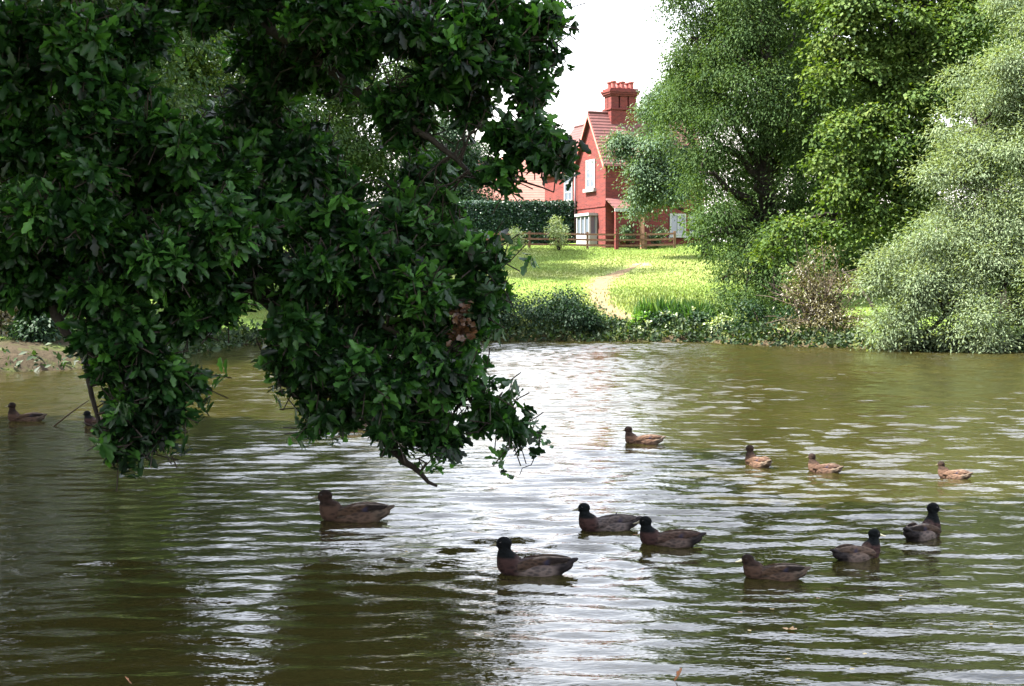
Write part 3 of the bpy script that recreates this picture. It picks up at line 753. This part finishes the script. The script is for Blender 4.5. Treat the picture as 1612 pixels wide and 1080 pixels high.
def house():
    U = Vector((.930, .3676, 0)); V = Vector((-.3676, .930, 0)); Z = Vector((0, 0, 1))
    C = P(953, 400, 91.5); g = gz(C.x, C.y) - .05
    C = Vector((C.x, C.y, g))
    root = empty('brick_house', C, 'red brick two storey house with steep gables and a clustered chimney', 'house')
    def at(u, v, z): return C + U * u + V * v + Z * z
    eave, ridge, gw, ln = 5.2, 8.2, 4.2, 6.7
    # walls: one shell per wing with the gables
    def wing(mb, u0, u1, v0, v1, along):
        a, b, c, d = at(u0, v0, -.6), at(u1, v0, -.6), at(u1, v1, -.6), at(u0, v1, -.6)
        h = Z * (eave + .6)
        vs = [a, b, c, d, a + h, b + h, c + h, d + h]
        fs = [(0, 1, 5, 4), (1, 2, 6, 5), (2, 3, 7, 6), (3, 0, 4, 7)]
        if along == 'u':
            vm = (v0 + v1) / 2; vs += [at(u0, vm, ridge - .12), at(u1, vm, ridge - .12)]
            fs += [(4, 8, 7), (5, 6, 9)]
        else:
            um = (u0 + u1) / 2; vs += [at(um, v0, ridge - .12), at(um, v1, ridge - .12)]
            fs += [(4, 5, 8), (7, 9, 6)]
        mb.add(vs, fs)
    mb = MB()
    wing(mb, 0, ln, 0, gw, 'u')
    wing(mb, .35, 4.9, gw + .003, gw + 6.0, 'v')
    # plinth band and string course
    mb.box(at(-.05, -.05, 2.55), U * (ln + .1), V * .045, Z * .14)
    mb.box(at(-.06, -.05, 2.55), U * .05, V * (gw + .05), Z * .14)
    wall = mb.build('wall', M['brick'], root)
    # roof: slabs with thickness
    def slab(mb, a, b, c, d, t=.14):
        n = (b - a).cross(d - a).normalized()
        if n.z < 0: n = -n
        vs = [a, b, c, d, a + n * t, b + n * t, c + n * t, d + n * t]
        mb.add(vs, [(0, 3, 2, 1), (4, 5, 6, 7), (0, 1, 5, 4), (1, 2, 6, 5), (2, 3, 7, 6), (3, 0, 4, 7)])
    mb = MB()
    oh, hv = .22, gw / 2
    k = (ridge - eave) / hv
    slab(mb, at(-.18, -oh, eave - oh * k), at(ln + .18, -oh, eave - oh * k), at(ln + .18, hv, ridge), at(-.18, hv, ridge))
    slab(mb, at(ln + .18, gw + oh, eave - oh * k), at(-.18, gw + oh, eave - oh * k), at(-.18, hv + .004, ridge), at(ln + .18, hv + .004, ridge))
    um = (.35 + 4.9) / 2; hu = (4.9 - .35) / 2; k2 = (ridge - eave) / hu
    slab(mb, at(.35 - oh, hv + .6, eave - oh * k2 + .01), at(um, hv + .6, ridge + .01), at(um, gw + 6.2, ridge + .01), at(.35 - oh, gw + 6.2, eave - oh * k2 + .01))
    slab(mb, at(um + .004, hv + .6, ridge + .01), at(4.9 + oh, hv + .6, eave - oh * k2 + .01), at(4.9 + oh, gw + 6.2, eave - oh * k2 + .01), at(um + .004, gw + 6.2, ridge + .01))
    # ridge tiles
    mb.tube([at(-.2, hv, ridge + .16), at(ln + .2, hv, ridge + .16)], .11, 8)
    mb.tube([at(um, hv + .5, ridge + .17), at(um, gw + 6.2, ridge + .17)], .11, 8)
    roof = mb.build('roof', M['tile'], root)
    # bargeboards on the gable
    mb = MB()
    for s_ in (0, 1):
        va, vb = (-oh, hv) if s_ == 0 else (gw + oh, hv)
        a, b = at(-.21, va, eave - oh * k - .12), at(-.21, vb, ridge - .12)
        mb.add([a, b, b + Z * .22, a + Z * .22, a - U * .05, b - U * .05, b - U * .05 + Z * .22, a - U * .05 + Z * .22], [(0, 1, 2, 3), (4, 7, 6, 5), (0, 4, 5, 1), (1, 5, 6, 2), (2, 6, 7, 3), (3, 7, 4, 0)])
    mb.build('bargeboard', plain('bargeboard', (.40, .13, .11), .7, .15, 4), root)
    # chimney: four joined flues with oversailing caps and pots
    ch = MB()
    cu, cv = 1.95, hv
    ch.box(at(cu - .85, cv - .55, ridge - 1.0), U * 1.75, V * 1.1, Z * 1.35)
    ch.box(at(cu - .92, cv - .62, ridge + .35), U * 1.89, V * 1.24, Z * .10)
    for i in range(3):
        for j in range(2):
            ch.box(at(cu - .83 + i * .60, cv - .5 + j * .52, ridge + .45), U * .50, V * .46, Z * .75)
    ch.box(at(cu - .90, cv - .58, ridge + 1.2), U * 1.84, V * 1.14, Z * .10)
    ch.box(at(cu - .97, cv - .65, ridge + 1.3), U * 1.98, V * 1.28, Z * .12)
    ch.box(at(cu - 1.02, cv - .70, ridge + 1.42), U * 2.08, V * 1.38, Z * .12)
    ch.box(at(cu - .92, cv - .60, ridge + 1.54), U * 1.88, V * 1.18, Z * .12)
    chim = ch.build('chimney', M['brick'], roof)
    for i in range(3):
        for j in range(2):
            q = at(cu - .58 + i * .60, cv - .27 + j * .52, 0)
            pm = MB(); r = .17
            pm.tube([q + Z * (ridge + 1.62), q + Z * (ridge + 1.7), q + Z * (ridge + 2.0), q + Z * (ridge + 2.03), q + Z * (ridge + 2.1), q + Z * (ridge + 2.12)], [.2, .17, .15, .2, .2, .14], 10)
            o = pm.build('chimney_pot', M['terracotta'], root)
    # windows on the gable wall (facing -U): frame box, panes, bars, sill
    def win(v0, v1, z0, z1, bars_v, bars_z, u=0.0, arched=False, sill=True):
        wm_ = MB()
        t = .10
        wm_.box(at(u - .06, v0, z0), U * .05, V * t, Z * (z1 - z0)); wm_.box(at(u - .06, v1 - t, z0), U * .05, V * t, Z * (z1 - z0))
        wm_.box(at(u - .058, v0 + t, z0), U * .046, V * (v1 - v0 - 2 * t), Z * t); wm_.box(at(u - .058, v0 + t, z1 - t), U * .046, V * (v1 - v0 - 2 * t), Z * t)
        for i in range(1, bars_v): wm_.box(at(u - .052, v0 + (v1 - v0) * i / bars_v - .03, z0 + t), U * .04, V * .06, Z * (z1 - z0 - 2 * t))
        for i in range(1, bars_z): wm_.box(at(u - .048, v0 + t, z0 + (z1 - z0) * i / bars_z - .03), U * .034, V * (v1 - v0 - 2 * t), Z * .06)
        f = wm_.build('window', M['white'], root)
        g_ = MB(); g_.box(at(u - .03, v0 + .02, z0 + .02), U * .028, V * (v1 - v0 - .04), Z * (z1 - z0 - .04))
        o = g_.build('pane', M['glass'], f)
        if sill:
            s_ = MB(); s_.box(at(u - .20, v0 - .12, z0 - .22), U * .197, V * (v1 - v0 + .24), Z * .2)
            o = s_.build('sill', M['white'], f)
    win(1.45, 2.75, 3.75, 5.5, 2, 3)
    win(5.6, 6.9, 3.2, 4.9, 2, 3, u=.35)
    # white bay on the ground floor of the gable
    bm_ = MB()
    bm_.box(at(-.55, 1.15, .02), U * .54, V * 1.9, Z * .95)
    bm_.box(at(-.63, 1.05, 2.05), U * .62, V * 2.1, Z * .16)
    for v in (1.15, 1.75, 2.35, 2.93): bm_.box(at(-.55, v, .97), U * .12, V * .12, Z * 1.08)
    bm_.box(at(-.13, 1.15, .97), U * .12, V * .12, Z * 1.08)
    bay = bm_.build('bay_window', M['white'], root)
    g_ = MB(); g_.box(at(-.48, 1.22, .97), U * .46, V * 1.75, Z * 1.08)
    o = g_.build('pane', M['glass'], bay)
    # drainpipe
    dp = MB(); dp.tube([at(-.10, gw + .05, eave - .3), at(-.10, gw + .05, 0)], .07, 8); dp.build('drainpipe', M['pipe'], root, smooth=True)
    # porch against the long wall, by the corner
    pr = MB()
    slab(pr, at(.0, -1.35, 2.30), at(2.1, -1.35, 2.30), at(2.1, -.004, 2.95), at(.0, -.004, 2.95), .10)
    prr = pr.build('porch_roof', M['tile'], root)
    fb = MB(); fb.box(at(-.05, -1.42, 2.18), U * 2.2, V * .06, Z * .18); fb.build('fascia', M['white'], root)
    for u in (.06, 1.75):
        q = MB(); q.box(at(u, -1.3, -.3), U * .2, V * .2, Z * 2.5); q.build('porch_post', M['brick'] if u < 1 else M['post_wood'], root)
    dm = MB(); dm.box(at(.55, -.07, .02), U * .95, V * .066, Z * 2.05); door = dm.build('door', M['door_red'], root)
    # windows on the shaded long wall
    def winv(u0, u1, z0, z1):
        w_ = MB()
        for (a, b, c, d) in ((u0, u0 + .1, z0, z1), (u1 - .1, u1, z0, z1), (u0 + .1, u1 - .1, z0, z0 + .1), (u0 + .1, u1 - .1, z1 - .1, z1), ((u0 + u1) / 2 - .04, (u0 + u1) / 2 + .04, z0 + .1, z1 - .1)):
            w_.box(at(a, -.07, c), U * (b - a), V * .06, Z * (d - c))
        w_.box(at(u0 - .1, -.2, z0 - .16), U * (u1 - u0 + .2), V * .19, Z * .14)
        f = w_.build('window', M['white'], root)
        g_ = MB(); g_.box(at(u0 + .02, -.03, z0 + .02), U * (u1 - u0 - .04), V * .027, Z * (z1 - z0 - .04))
        o = g_.build('pane', M['glass'], f)
    winv(4.3, 5.4, .9, 2.2)
    winv(5.65, 6.3, .95, 2.15)
    return C, U, V
HC, HU, HV = house()

def outbuilding():
    D = 118
    a, b = P(700, 320, D), P(893, 320, D)
    x0, x1 = a.x, b.x; g = gz((x0 + x1) / 2, D)
    zr, ze = P(800, 252, D).z, P(800, 318, D - 4).z
    root = empty('tiled_building', ((x0 + x1) / 2, D, g), 'long building with a pale pink tiled roof behind the dark hedge', 'building')
    mb = MB()
    for y0, y1 in ((D - 4, D), ):
        vs = [(x0, D - 4, g - .3), (x1, D - 4, g - .3), (x1, D + 4, g - .3), (x0, D + 4, g - .3), (x0, D - 4, ze), (x1, D - 4, ze), (x1, D + 4, ze), (x0, D + 4, ze), (x0, D, zr - .1), (x1, D, zr - .1)]
        mb.add(vs, [(0, 1, 5, 4), (1, 2, 6, 5), (2, 3, 7, 6), (3, 0, 4, 7), (4, 7, 8), (5, 9, 6)])
    mb.build('wall', M['brick'], root)
    mb = MB()
    for s_ in (-1, 1):
        vs = [(x0 - .3, D + s_ * 4.4, ze - .25), (x1 + .3, D + s_ * 4.4, ze - .25), (x1 + .3, D + s_ * .003, zr), (x0 - .3, D + s_ * .003, zr)]
        vs2 = [(x, y, z + .18) for x, y, z in vs]
        mb.add(vs + vs2, [(0, 3, 2, 1), (4, 5, 6, 7), (0, 1, 5, 4), (1, 2, 6, 5), (2, 3, 7, 6), (3, 0, 4, 7)])
    mb.build('roof', M['pale_tile'], root)
outbuilding()

def hedge():
    D = 95.5
    a, b = P(690, 350, D), P(922, 350, D)
    g = gz((a.x + b.x) / 2, D); top = P(800, 320, D).z
    root = empty('hedge', ((a.x + b.x) / 2, D, g), 'tall clipped dark green hedge left of the red house', 'hedge')
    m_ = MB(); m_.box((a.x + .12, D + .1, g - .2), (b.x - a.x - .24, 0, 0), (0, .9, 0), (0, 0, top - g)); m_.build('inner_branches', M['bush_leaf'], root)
    n = 26000
    u = rng.random(n); which = rng.random(n)
    x = a.x + u * (b.x - a.x); z = g + rng.random(n) * (top - g); y = np.full(n, D)
    t_ = which < .2; z = np.where(t_, top, z); y = np.where(t_, D + rng.random(n) * 1.1, y)
    e_ = which > .9; x = np.where(e_, b.x, x); y = np.where(e_, D + rng.random(n) * 1.1, y)
    pos = np.stack([x, y, z], -1) + rng.normal(size=(n, 3)) * .07
    me = leaves_mesh('foliage', pos, rand_dir(n) + np.array([0, -.5, .4]), rand_dir(n) + np.array([0, -.6, .5]), rng.uniform(.08, .18, n), .7, T_SIMPLE, np.clip(rng.normal(size=n) * .22 + .45, 0, 1))
    link('foliage', me, M['hedge_leaf'], root)
hedge()

def fence():
    D = 90.6
    a, b = P(742, 385, D), P(1062, 388, D)
    root = empty('wooden_fence', (a.x, D, gz(a.x, D)), 'low brown wooden post and rail fence in front of the house', 'fence')
    fm = plain('fence_wood', (.13, .065, .04), .85, .3, 6); fp = plain('fence_post_wood', (.15, .09, .055), .85, .3, 6)
    n = 8
    xs_ = np.linspace(a.x, b.x, n)
    for x in xs_:
        g = gz(x, D); q = MB(); q.box((x - .07, D - .07, g - .3), (.14, 0, 0), (0, .14, 0), (0, 0, 1.32)); q.build('post', fp, root)
    for i in range(n - 1):
        g0, g1 = gz(xs_[i], D), gz(xs_[i + 1], D)
        for h in (.18, .50, .82):
            q = MB(); y = D - .12
            p0, p1 = Vector((xs_[i] + (.002), y, g0 + h)), Vector((xs_[i + 1] - .002, y, g1 + h))
            q.box(p0, p1 - p0, (0, .045, 0), (0, 0, .11)); q.build('rail', fm, root)
fence()

def saplings():
    for px, y0, y1, w, D, mat, lab in [(880, 340, 398, 16, 89.0, 'pale_leaf', 'pale green rounded young shrub standing before the hedge'), (811, 358, 396, 11, 89.0, 'pale_leaf', 'small yellowish shrub by the fence left of the rounded pale one'),
                                       (988, 356, 385, 10, 91.5, 'grey_leaf', 'small shrub behind the fence in front of the porch'), (1034, 354, 386, 10, 91.3, 'grey_leaf', 'small shrub behind the fence left of the tall dull green tree')]:
        bush('young_shrub', lab, px, D, [px_lobe(px, y0 + (y1 - y0) * .36, D, w, (y1 - y0) * .36), px_lobe(px, y0 + (y1 - y0) * .62, D, w * .6, (y1 - y0) * .3)], M[mat], 110, 14, .16, .12, cat='shrub', group='young shrubs by the fence', stems=6)
saplings()

def back_trees():
    # greyish tree in front of the house
    L = [px_lobe(*a) for a in [(1032, 172, 84, 18, 30), (1050, 150, 84, 18, 26), (1030, 228, 83, 36, 36), (982, 225, 83.5, 24, 24), (1000, 282, 83, 30, 38), (1045, 285, 83, 38, 42), (1005, 322, 83, 22, 14), (1085, 230, 84, 40, 60), (1080, 150, 84, 36, 50)]]
    b = P(1118, 380, 84)
    tree('grey_tree', 'greyish green tree standing in front of the house and half hiding it', (b.x, 84), (b.x - 1.4, 84, 12), .26, L, M['grey_leaf'], 1900, 22, .36, .18, wid=.5, droop=.45)
    # row beyond the pond on the left, seen through the oak
    for px, D, ztop, rad, mat, lab in [
            (700, 108, 12.5, 3.2, 'bush_leaf', 'dark tree behind the oak left of the pink roofed building'), (545, 84, 17, 4.6, 'ash_leaf', 'greyish tree seen through the gap in the oak'), (420, 76, 20, 5.2, 'ash_leaf', 'dull green tree far behind the middle of the oak'),
            (320, 66, 14.0, 3.6, 'lime_leaf', 'sunlit green tree below the brightest hole in the oak'), (170, 56, 20, 5.2, 'bush_leaf', 'dark tree on the left bank behind the oak'), (20, 48, 19, 5.0, 'ash_leaf', 'tree on the left bank at the picture edge'), (-190, 42, 18, 5.0, 'bush_leaf', 'dark tree on the left bank outside the left edge')]:
        b = P(px, 450, D)
        g = gz(b.x, D)
        L = []
        for z in np.linspace(g + 1.8, ztop, 9):
            for _ in range(2): L.append(((b.x + rng.normal() * rad * .45, D + rng.normal() * rad * .4, z), (rad * .55, rad * .55, rad * .42)))
        tree('background_tree', lab, (b.x, D), (b.x, D, ztop - 2), .3, L, M[mat], 3000, 20, .5, .22, group='trees beyond the pond on the left', droop=.3)
    for px, D, y0, w, mat, lab in [(25, 37.5, 505, 50, 'shrub_leaf', 'brownish scrub bush on the left bank at the picture edge'), (62, 36.6, 515, 26, 'bush_leaf', 'narrow green bush on the left bank above the bare shore'), (140, 39, 505, 60, 'herb_leaf', 'green bush on the left bank behind the hanging oak leaves'), (400, 60, 505, 60, 'herb_leaf', 'light green bush on the far bank seen under the oak'), (560, 57.5, 500, 70, 'bush_leaf', 'dark bush on the far bank behind the oak'), (270, 47, 500, 60, 'grey_leaf', 'greyish bush on the left bank behind the oak')]:
        bush('bank_bush', lab, px, D, [px_lobe(px, y0, D, w, 40), px_lobe(px - w * .5, y0 + 12, D, w * .6, 32)], M[mat], 330, 13, .2, .12, stems=8)
back_trees()

# ------------------------------------------------------------------ ducks
def duck_mats():
    m, nt, p = newmat('duck_plumage')
    at = nt.nodes.new('ShaderNodeAttribute'); at.attribute_name = 'paint'
    vo = nt.nodes.new('ShaderNodeTexVoronoi'); vo.inputs['Scale'].default_value = 42
    tc = nt.nodes.new('ShaderNodeTexCoord'); mp = nt.nodes.new('ShaderNodeMapping'); mp.inputs['Scale'].default_value = (.55, 1, 1.1)
    nt.links.new(tc.outputs['Object'], mp.inputs[0]); nt.links.new(mp.outputs[0], vo.inputs['Vector'])
    n = math_(nt, 'ADD', math_(nt, 'MULTIPLY', vo.outputs['Distance'], .55), math_(nt, 'MULTIPLY', noise(nt, 48, 3, .6, sx=(.5, 1, 1)), .45))
    c = mixc(nt, math_(nt, 'MULTIPLY', ramp(nt, n, [(.36, (0,) * 3), (.56, (1,) * 3)]), .85), at.outputs['Color'], mixc(nt, 1.0, at.outputs['Color'], (2.3, 2.15, 2.05), 'MULTIPLY'))
    nt.links.new(c, p.inputs['Base Color'])
    p.inputs['Roughness'].default_value = .85; p.inputs['Specular IOR Level'].default_value = .08
    bump(nt, p, n, .010)
    M['duck'] = m
    M['bill'] = plain('duck_bill_sunlit', (.55, .50, .32), .4, .15, 30)  # sun spot on the bill, painted in as a pale colour
    M['bill_dark'] = plain('duck_bill_dark', (.10, .09, .05), .4, .15, 30)
    M['eye'] = plain('duck_eye', (.008, .006, .005), .1, 0, 30)
duck_mats()
def ellipsoid(bm, c, r, pitch=0, yaw=0):
    mtx = Matrix.Translation(Vector(c)) @ Matrix.Rotation(yaw, 4, 'Z') @ Matrix.Rotation(-pitch, 4, 'Y') @ Matrix.Diagonal((r[0], r[1], r[2], 1))
    bmesh.ops.create_uvsphere(bm, u_segments=20, v_segments=12, radius=1.0, matrix=mtx)
def duck(pos, heading, label, male, neck=0.5, look=0.0, size=1.0, shade_tone=.24, raised=False, tailup=.02, fat=1.0, sunlit_bill=False, back=None):
    """+X is the bird's front; z = 0 the waterline"""
    root = empty('duck', pos, label, 'duck', 'ducks swimming on the pond', rz=heading)
    root.scale = (size, size, size)
    bm = bmesh.new()
    ellipsoid(bm, (-.02, 0, .030), (.190, .102 * fat, .080))
    ellipsoid(bm, (.115, 0, .030), (.095, .088 * fat, .070), .12)
    ellipsoid(bm, (-.15, 0, .050), (.12, .070, .048), -.16)
    ellipsoid(bm, (-.235, 0, .066 + tailup), (.075, .040, .018), -.34)
    hz = .135 + .085 * neck
    hx = .165 + .03 * (1 - neck)
    n = 9
    for i in range(n):
        t = i / (n - 1)
        x = .150 + (hx - .150) * t + .018 * math.sin(math.pi * t); z = .065 + (hz - .072) * t
        r = .050 * (1 - t) ** 1.4 + .0300
        ellipsoid(bm, (x, 0, z), (r * 1.05, r * .95, r))
    hd = Vector((hx + .012, 0, hz))
    ca, sa = math.cos(look), math.sin(look)
    def H(x, y, z): return (hd.x + x * ca - y * sa, y * ca + x * sa, hd.z + z)
    ellipsoid(bm, H(0, 0, .002), (.052, .040, .043), .1, look)
    ellipsoid(bm, H(.026, 0, -.008), (.034, .024, .024), -.12, look)
    me = bpy.data.meshes.new('duck_raw'); bm.to_mesh(me); bm.free()
    tmp = bpy.data.objects.new('duck_raw', me); COL.objects.link(tmp)
    rm = tmp.modifiers.new('remesh', 'REMESH'); rm.mode = 'VOXEL'; rm.voxel_size = .0085
    sm = tmp.modifiers.new('smooth', 'SMOOTH'); sm.factor = .5; sm.iterations = 5
    dg = bpy.context.evaluated_depsgraph_get(); dg.update()
    body = bpy.data.meshes.new_from_object(tmp.evaluated_get(dg))
    bpy.data.objects.remove(tmp); bpy.data.meshes.remove(me)
    body.name = 'body'
    co = np.empty(len(body.vertices) * 3, dtype=np.float32); body.vertices.foreach_get('co', co); co = co.reshape(-1, 3)
    if male:
        head, neckc, breast, flank, rump, bk = (.006, .009, .010), (.012, .014, .014), (.075, .042, .038), (.28, .235, .215), (.05, .044, .046), (.15, .115, .11)
    else:
        head, neckc, breast, flank, rump, bk = (.055, .036, .027), (.085, .058, .043), (.13, .082, .058), (.19, .13, .095), (.20, .16, .125), (.10, .07, .055)
    if back: bk = back; flank = tuple(.5 * (a + b) for a, b in zip(flank, back))
    cc = np.zeros((len(co), 4)); cc[:, 3] = 1
    x, z = co[:, 0], co[:, 2]
    def ss(a, b, v): t = np.clip((v - a) / (b - a), 0, 1); return (t * t * (3 - 2 * t))[:, None]
    base = np.array(flank) + (np.array(bk) - np.array(flank)) * ss(.04, .085, z)
    base = base + (np.array(breast) - base) * ss(.04, .12, x)
    base = base + (np.array(rump) - base) * ss(-.12, -.2, x)
    upz = ss(.098, .118, z + .0 * x) * ss(.09, .12, x)
    base = base + (np.array(head) - base) * upz
    if not male:                                     # dark crown and eye stripe
        base = base + (np.array((.035, .025, .02)) - base) * ss(hz + .012, hz + .022, z) * ss(.10, .13, x)
    cc[:, :3] = base * shade_tone  # a lower factor paints the shade over a bird into its plumage
    a = body.attributes.new('paint', 'FLOAT_COLOR', 'POINT'); a.data.foreach_set('color', cc.astype(np.float32).ravel())
    body.materials.clear()
    link('body', body, M['duck'], root, smooth=True, world_space=False)
    # bill: flat spatulate wedge
    st_ = [(.040, .015, .016, -.004), (.058, .014, .012, -.010), (.078, .016, .007, -.016), (.094, .015, .004, -.019), (.101, .008, .002, -.020)]
    vs = []
    for bx, bw, bh, bz in st_:
        for k in range(8):
            an = 2 * math.pi * k / 8; vs.append(H(bx, bw * math.cos(an), bz + bh * math.sin(an)))
    fs = [(i * 8 + k, i * 8 + (k + 1) % 8, (i + 1) * 8 + (k + 1) % 8, (i + 1) * 8 + k) for i in range(4) for k in range(8)]
    fs += [tuple(range(7, -1, -1)), tuple(range(32, 40))]
    bme = bpy.data.meshes.new('bill'); bme.from_pydata(vs, [], fs); bme.update()
    link('bill', bme, M['bill'] if sunlit_bill else M['bill_dark'], root, smooth=True, world_space=False)
    for s_ in (-1, 1):
        eb = bmesh.new(); bmesh.ops.create_uvsphere(eb, u_segments=10, v_segments=8, radius=.0055, matrix=Matrix.Translation(Vector(H(.020, s_ * .0335, .010))))
        eme = bpy.data.meshes.new('eye'); eb.to_mesh(eme); eb.free()
        link('eye', eme, M['eye'], root, smooth=True, world_space=False)
        # folded wing: overlapping feather rows tapering to a tip over the tail
        fv, ff, fc = [], [], []
        nst = 12
        for i in range(nst):
            t = i / (nst - 1)
            wx = .085 - .335 * t
            cy = (.086 * (1 - t) ** .5 * fat + .018) * (1 - .15 * math.sin(math.pi * t))
            cz = .060 + .035 * t + .012 * math.sin(math.pi * t) + tailup * .4 * t
            hh = .044 * math.sin(math.pi * min(1, .12 + t * .78)) ** .7 * (1 - .55 * t) + .004
            th = .012 * (1 - t) + .004
            for k in range(10):
                an = 2 * math.pi * k / 10
                fv.append((wx, s_ * (cy + th * math.cos(an) - .02 * max(0, math.sin(an))), cz + hh * math.sin(an)))
                zone = (.035, .026, .022) if t > .62 else ((.105, .07, .05) if male else (.12, .078, .05))
                if math.sin(an) < -.75 or (math.sin(an) > .9 and t > .35): zone = (.42, .36, .31)
                if back: zone = tuple(.3 * a_ + .7 * b_ for a_, b_ in zip(zone, back))
                if .50 < t < .62 and math.sin(an) < .1: zone = (.05, .05, .09)
                fc.append((*[c_ * shade_tone for c_ in zone], 1))
        for i in range(nst - 1):
            for k in range(10):
                q = (i * 10 + k, i * 10 + (k + 1) % 10, (i + 1) * 10 + (k + 1) % 10, (i + 1) * 10 + k)
                ff.append(q if s_ > 0 else q[::-1])
        ff += [tuple(range(10)), tuple((nst - 1) * 10 + k for k in range(10))]
        wme = bpy.data.meshes.new('wing'); wme.from_pydata(fv, [], ff); wme.update()
        a = wme.attributes.new('paint', 'FLOAT_COLOR', 'POINT'); a.data.foreach_set('color', np.array(fc, dtype=np.float32).ravel())
        link('wing', wme, M['duck'], root, smooth=True, world_space=False)
    if raised:
        rf = MB(); rf.add([(-.03, .02, .09), (-.07, .03, .095), (-.085, .035, .165), (-.06, .018, .088), (-.045, .012, .085)], [(0, 1, 2), (3, 4, 2), (0, 2, 4), (1, 3, 2), (0, 4, 3, 1)])
        fo = rf.build('raised_feather', M['duck_dark'], root, world_space=False)
    return root
M['duck_dark'] = plain('duck_feather', (.05, .045, .05), .6, .2, 20)
PI = math.pi
warm = (.19, .115, .08)
DUCKS = [
    # px, waterline py, heading, male, keywords, label
    (838, 903, PI - .12, True, dict(neck=.75, size=1.0, shade_tone=0.16), 'dark headed drake nearest the camera, facing left with its neck up'),
    (955, 834, PI + .10, True, dict(neck=.62, raised=True, size=.93, shade_tone=0.19, back=(.16, .14, .14)), 'dark drake facing left with one feather sticking up from its back'),
    (1053, 858, PI - .15, True, dict(neck=.66, size=.90, shade_tone=0.17, back=(.13, .085, .07)), 'dark headed brown backed drake close behind the nearest drake'),
    (1217, 911, PI - .2, False, dict(neck=.22, size=.80, shade_tone=0.16, sunlit_bill=True, look=.25), 'brown duck with a bill painted as sunlit and its head drawn in low'),
    (1350, 880, .6, True, dict(neck=.62, size=.86, shade_tone=0.19, look=-.35, sunlit_bill=True, back=(.18, .13, .10)), 'duck facing right with dark head and a bill painted as sunlit, lowered to its breast'),
    (1452, 846, .85, True, dict(neck=.95, size=.95, look=-.75, shade_tone=0.17), 'dark duck facing right with its head held high, farthest right of the near group'),
    (555, 819, PI - .08, False, dict(neck=.45, size=1.14, shade_tone=.17), 'brown duck swimming alone in the shade below the hanging oak branch'),
    (1012, 699, PI - .2, False, dict(neck=.65, size=.92, back=warm), 'sunlit ginger brown duck alone in the bright water behind the drakes'),
    (1193, 734, PI * .62, False, dict(neck=.75, size=.88, back=warm, look=.5), 'sunlit duck turned away from the camera, left of the far three on the right'),
    (1297, 744, PI - .85, False, dict(neck=.66, size=.80, back=(.14, .085, .065)), 'reddish brown duck in the middle of the far three on the right'),
    (1501, 753, PI - .9, False, dict(neck=.45, size=.74, back=(.22, .14, .10)), 'sunlit pale backed duck at the right end of the far three'),
    (40, 664, PI - .05, False, dict(neck=1.0, size=1.05, shade_tone=.15), 'brown duck with upright neck near the left edge of the picture'),
    (158, 670, PI - .1, True, dict(neck=.45, size=.95, shade_tone=0.17), 'dark duck half hidden behind the hanging leaves on the left'),
    (551, 676, PI - .4, False, dict(neck=.3, size=.95, back=(.34, .22, .18)), 'pale brown duck seen through the leaves under the oak branch'),
]
for px, py, hd, male, kw, lab in DUCKS:
    q = W(px, py)
    duck((q.x, q.y, -.004), hd, lab, male, **kw)

# ------------------------------------------------------------------ stick and floating leaves
s0, s1 = W(85, 671), None
s1 = P(140, 630, s0.y - .1)
mb = MB(); mb.tube([s0 - (s1 - s0) * .3, s0, s0.lerp(s1, .5) + Vector((0, 0, .01)), s1], [.014, .013, .011, .006], 7)
tag(mb.build('stick', M['stick'], smooth=True), 'thin stick poking out of the water beside the leaves on the left', 'stick')
def floating_leaf(px, py, L, label, group=None, curl=.25, stand=0.0, hue=None):
    q = W(px, py); n = 1
    ang = rng.uniform(0, 6.28)
    tv, tf = T_OAK
    bm_v = []
    ex = Vector((math.cos(ang), math.sin(ang), stand)).normalized(); ey = Vector((-math.sin(ang), math.cos(ang), 0)); ez = ex.cross(ey)
    for v in tv:
        zz = curl * (v[1] ** 2 * 3 + (v[0] - .5) ** 2 * .8)
        bm_v.append(q + ex * L * (v[0] - (.5 if not stand else .1)) + ey * L * v[1] * 1.2 + ez * L * zz + Vector((0, 0, .008)))
    me = bpy.data.meshes.new('floating_leaf'); me.from_pydata([tuple(v) for v in bm_v], [], tf); me.update()
    a = me.attributes.new('tint', 'FLOAT', 'POINT'); a.data.foreach_set('value', np.full(len(bm_v), float(rng.random()) if hue is None else hue, dtype=np.float32))
    o = link('floating_leaf', me, M['float_leaf'])
    tag(o, label, 'leaf', group)
floating_leaf(1243, 994, .085, 'largest yellow leaf floating in the near water below the brown duck', curl=.5)
floating_leaf(1063, 1074, .075, 'orange brown curled leaf standing up at the bottom edge of the picture', curl=.3, stand=1.6, hue=0.0)
floating_leaf(206, 1079, .05, 'orange brown leaf floating at the bottom left edge of the picture', curl=.3, stand=1.2, hue=0.0)
for px, py in [(1215, 961), (1288, 944), (1418, 940), (1240, 1040), (1341, 1056), (1361, 1032), (1165, 966), (1256, 1074), (1180, 995), (1560, 985), (640, 870), (660, 900)]:
    floating_leaf(px, py, .032, 'tiny pale fallen leaf floating on the near water', 'tiny leaves floating on the near water')
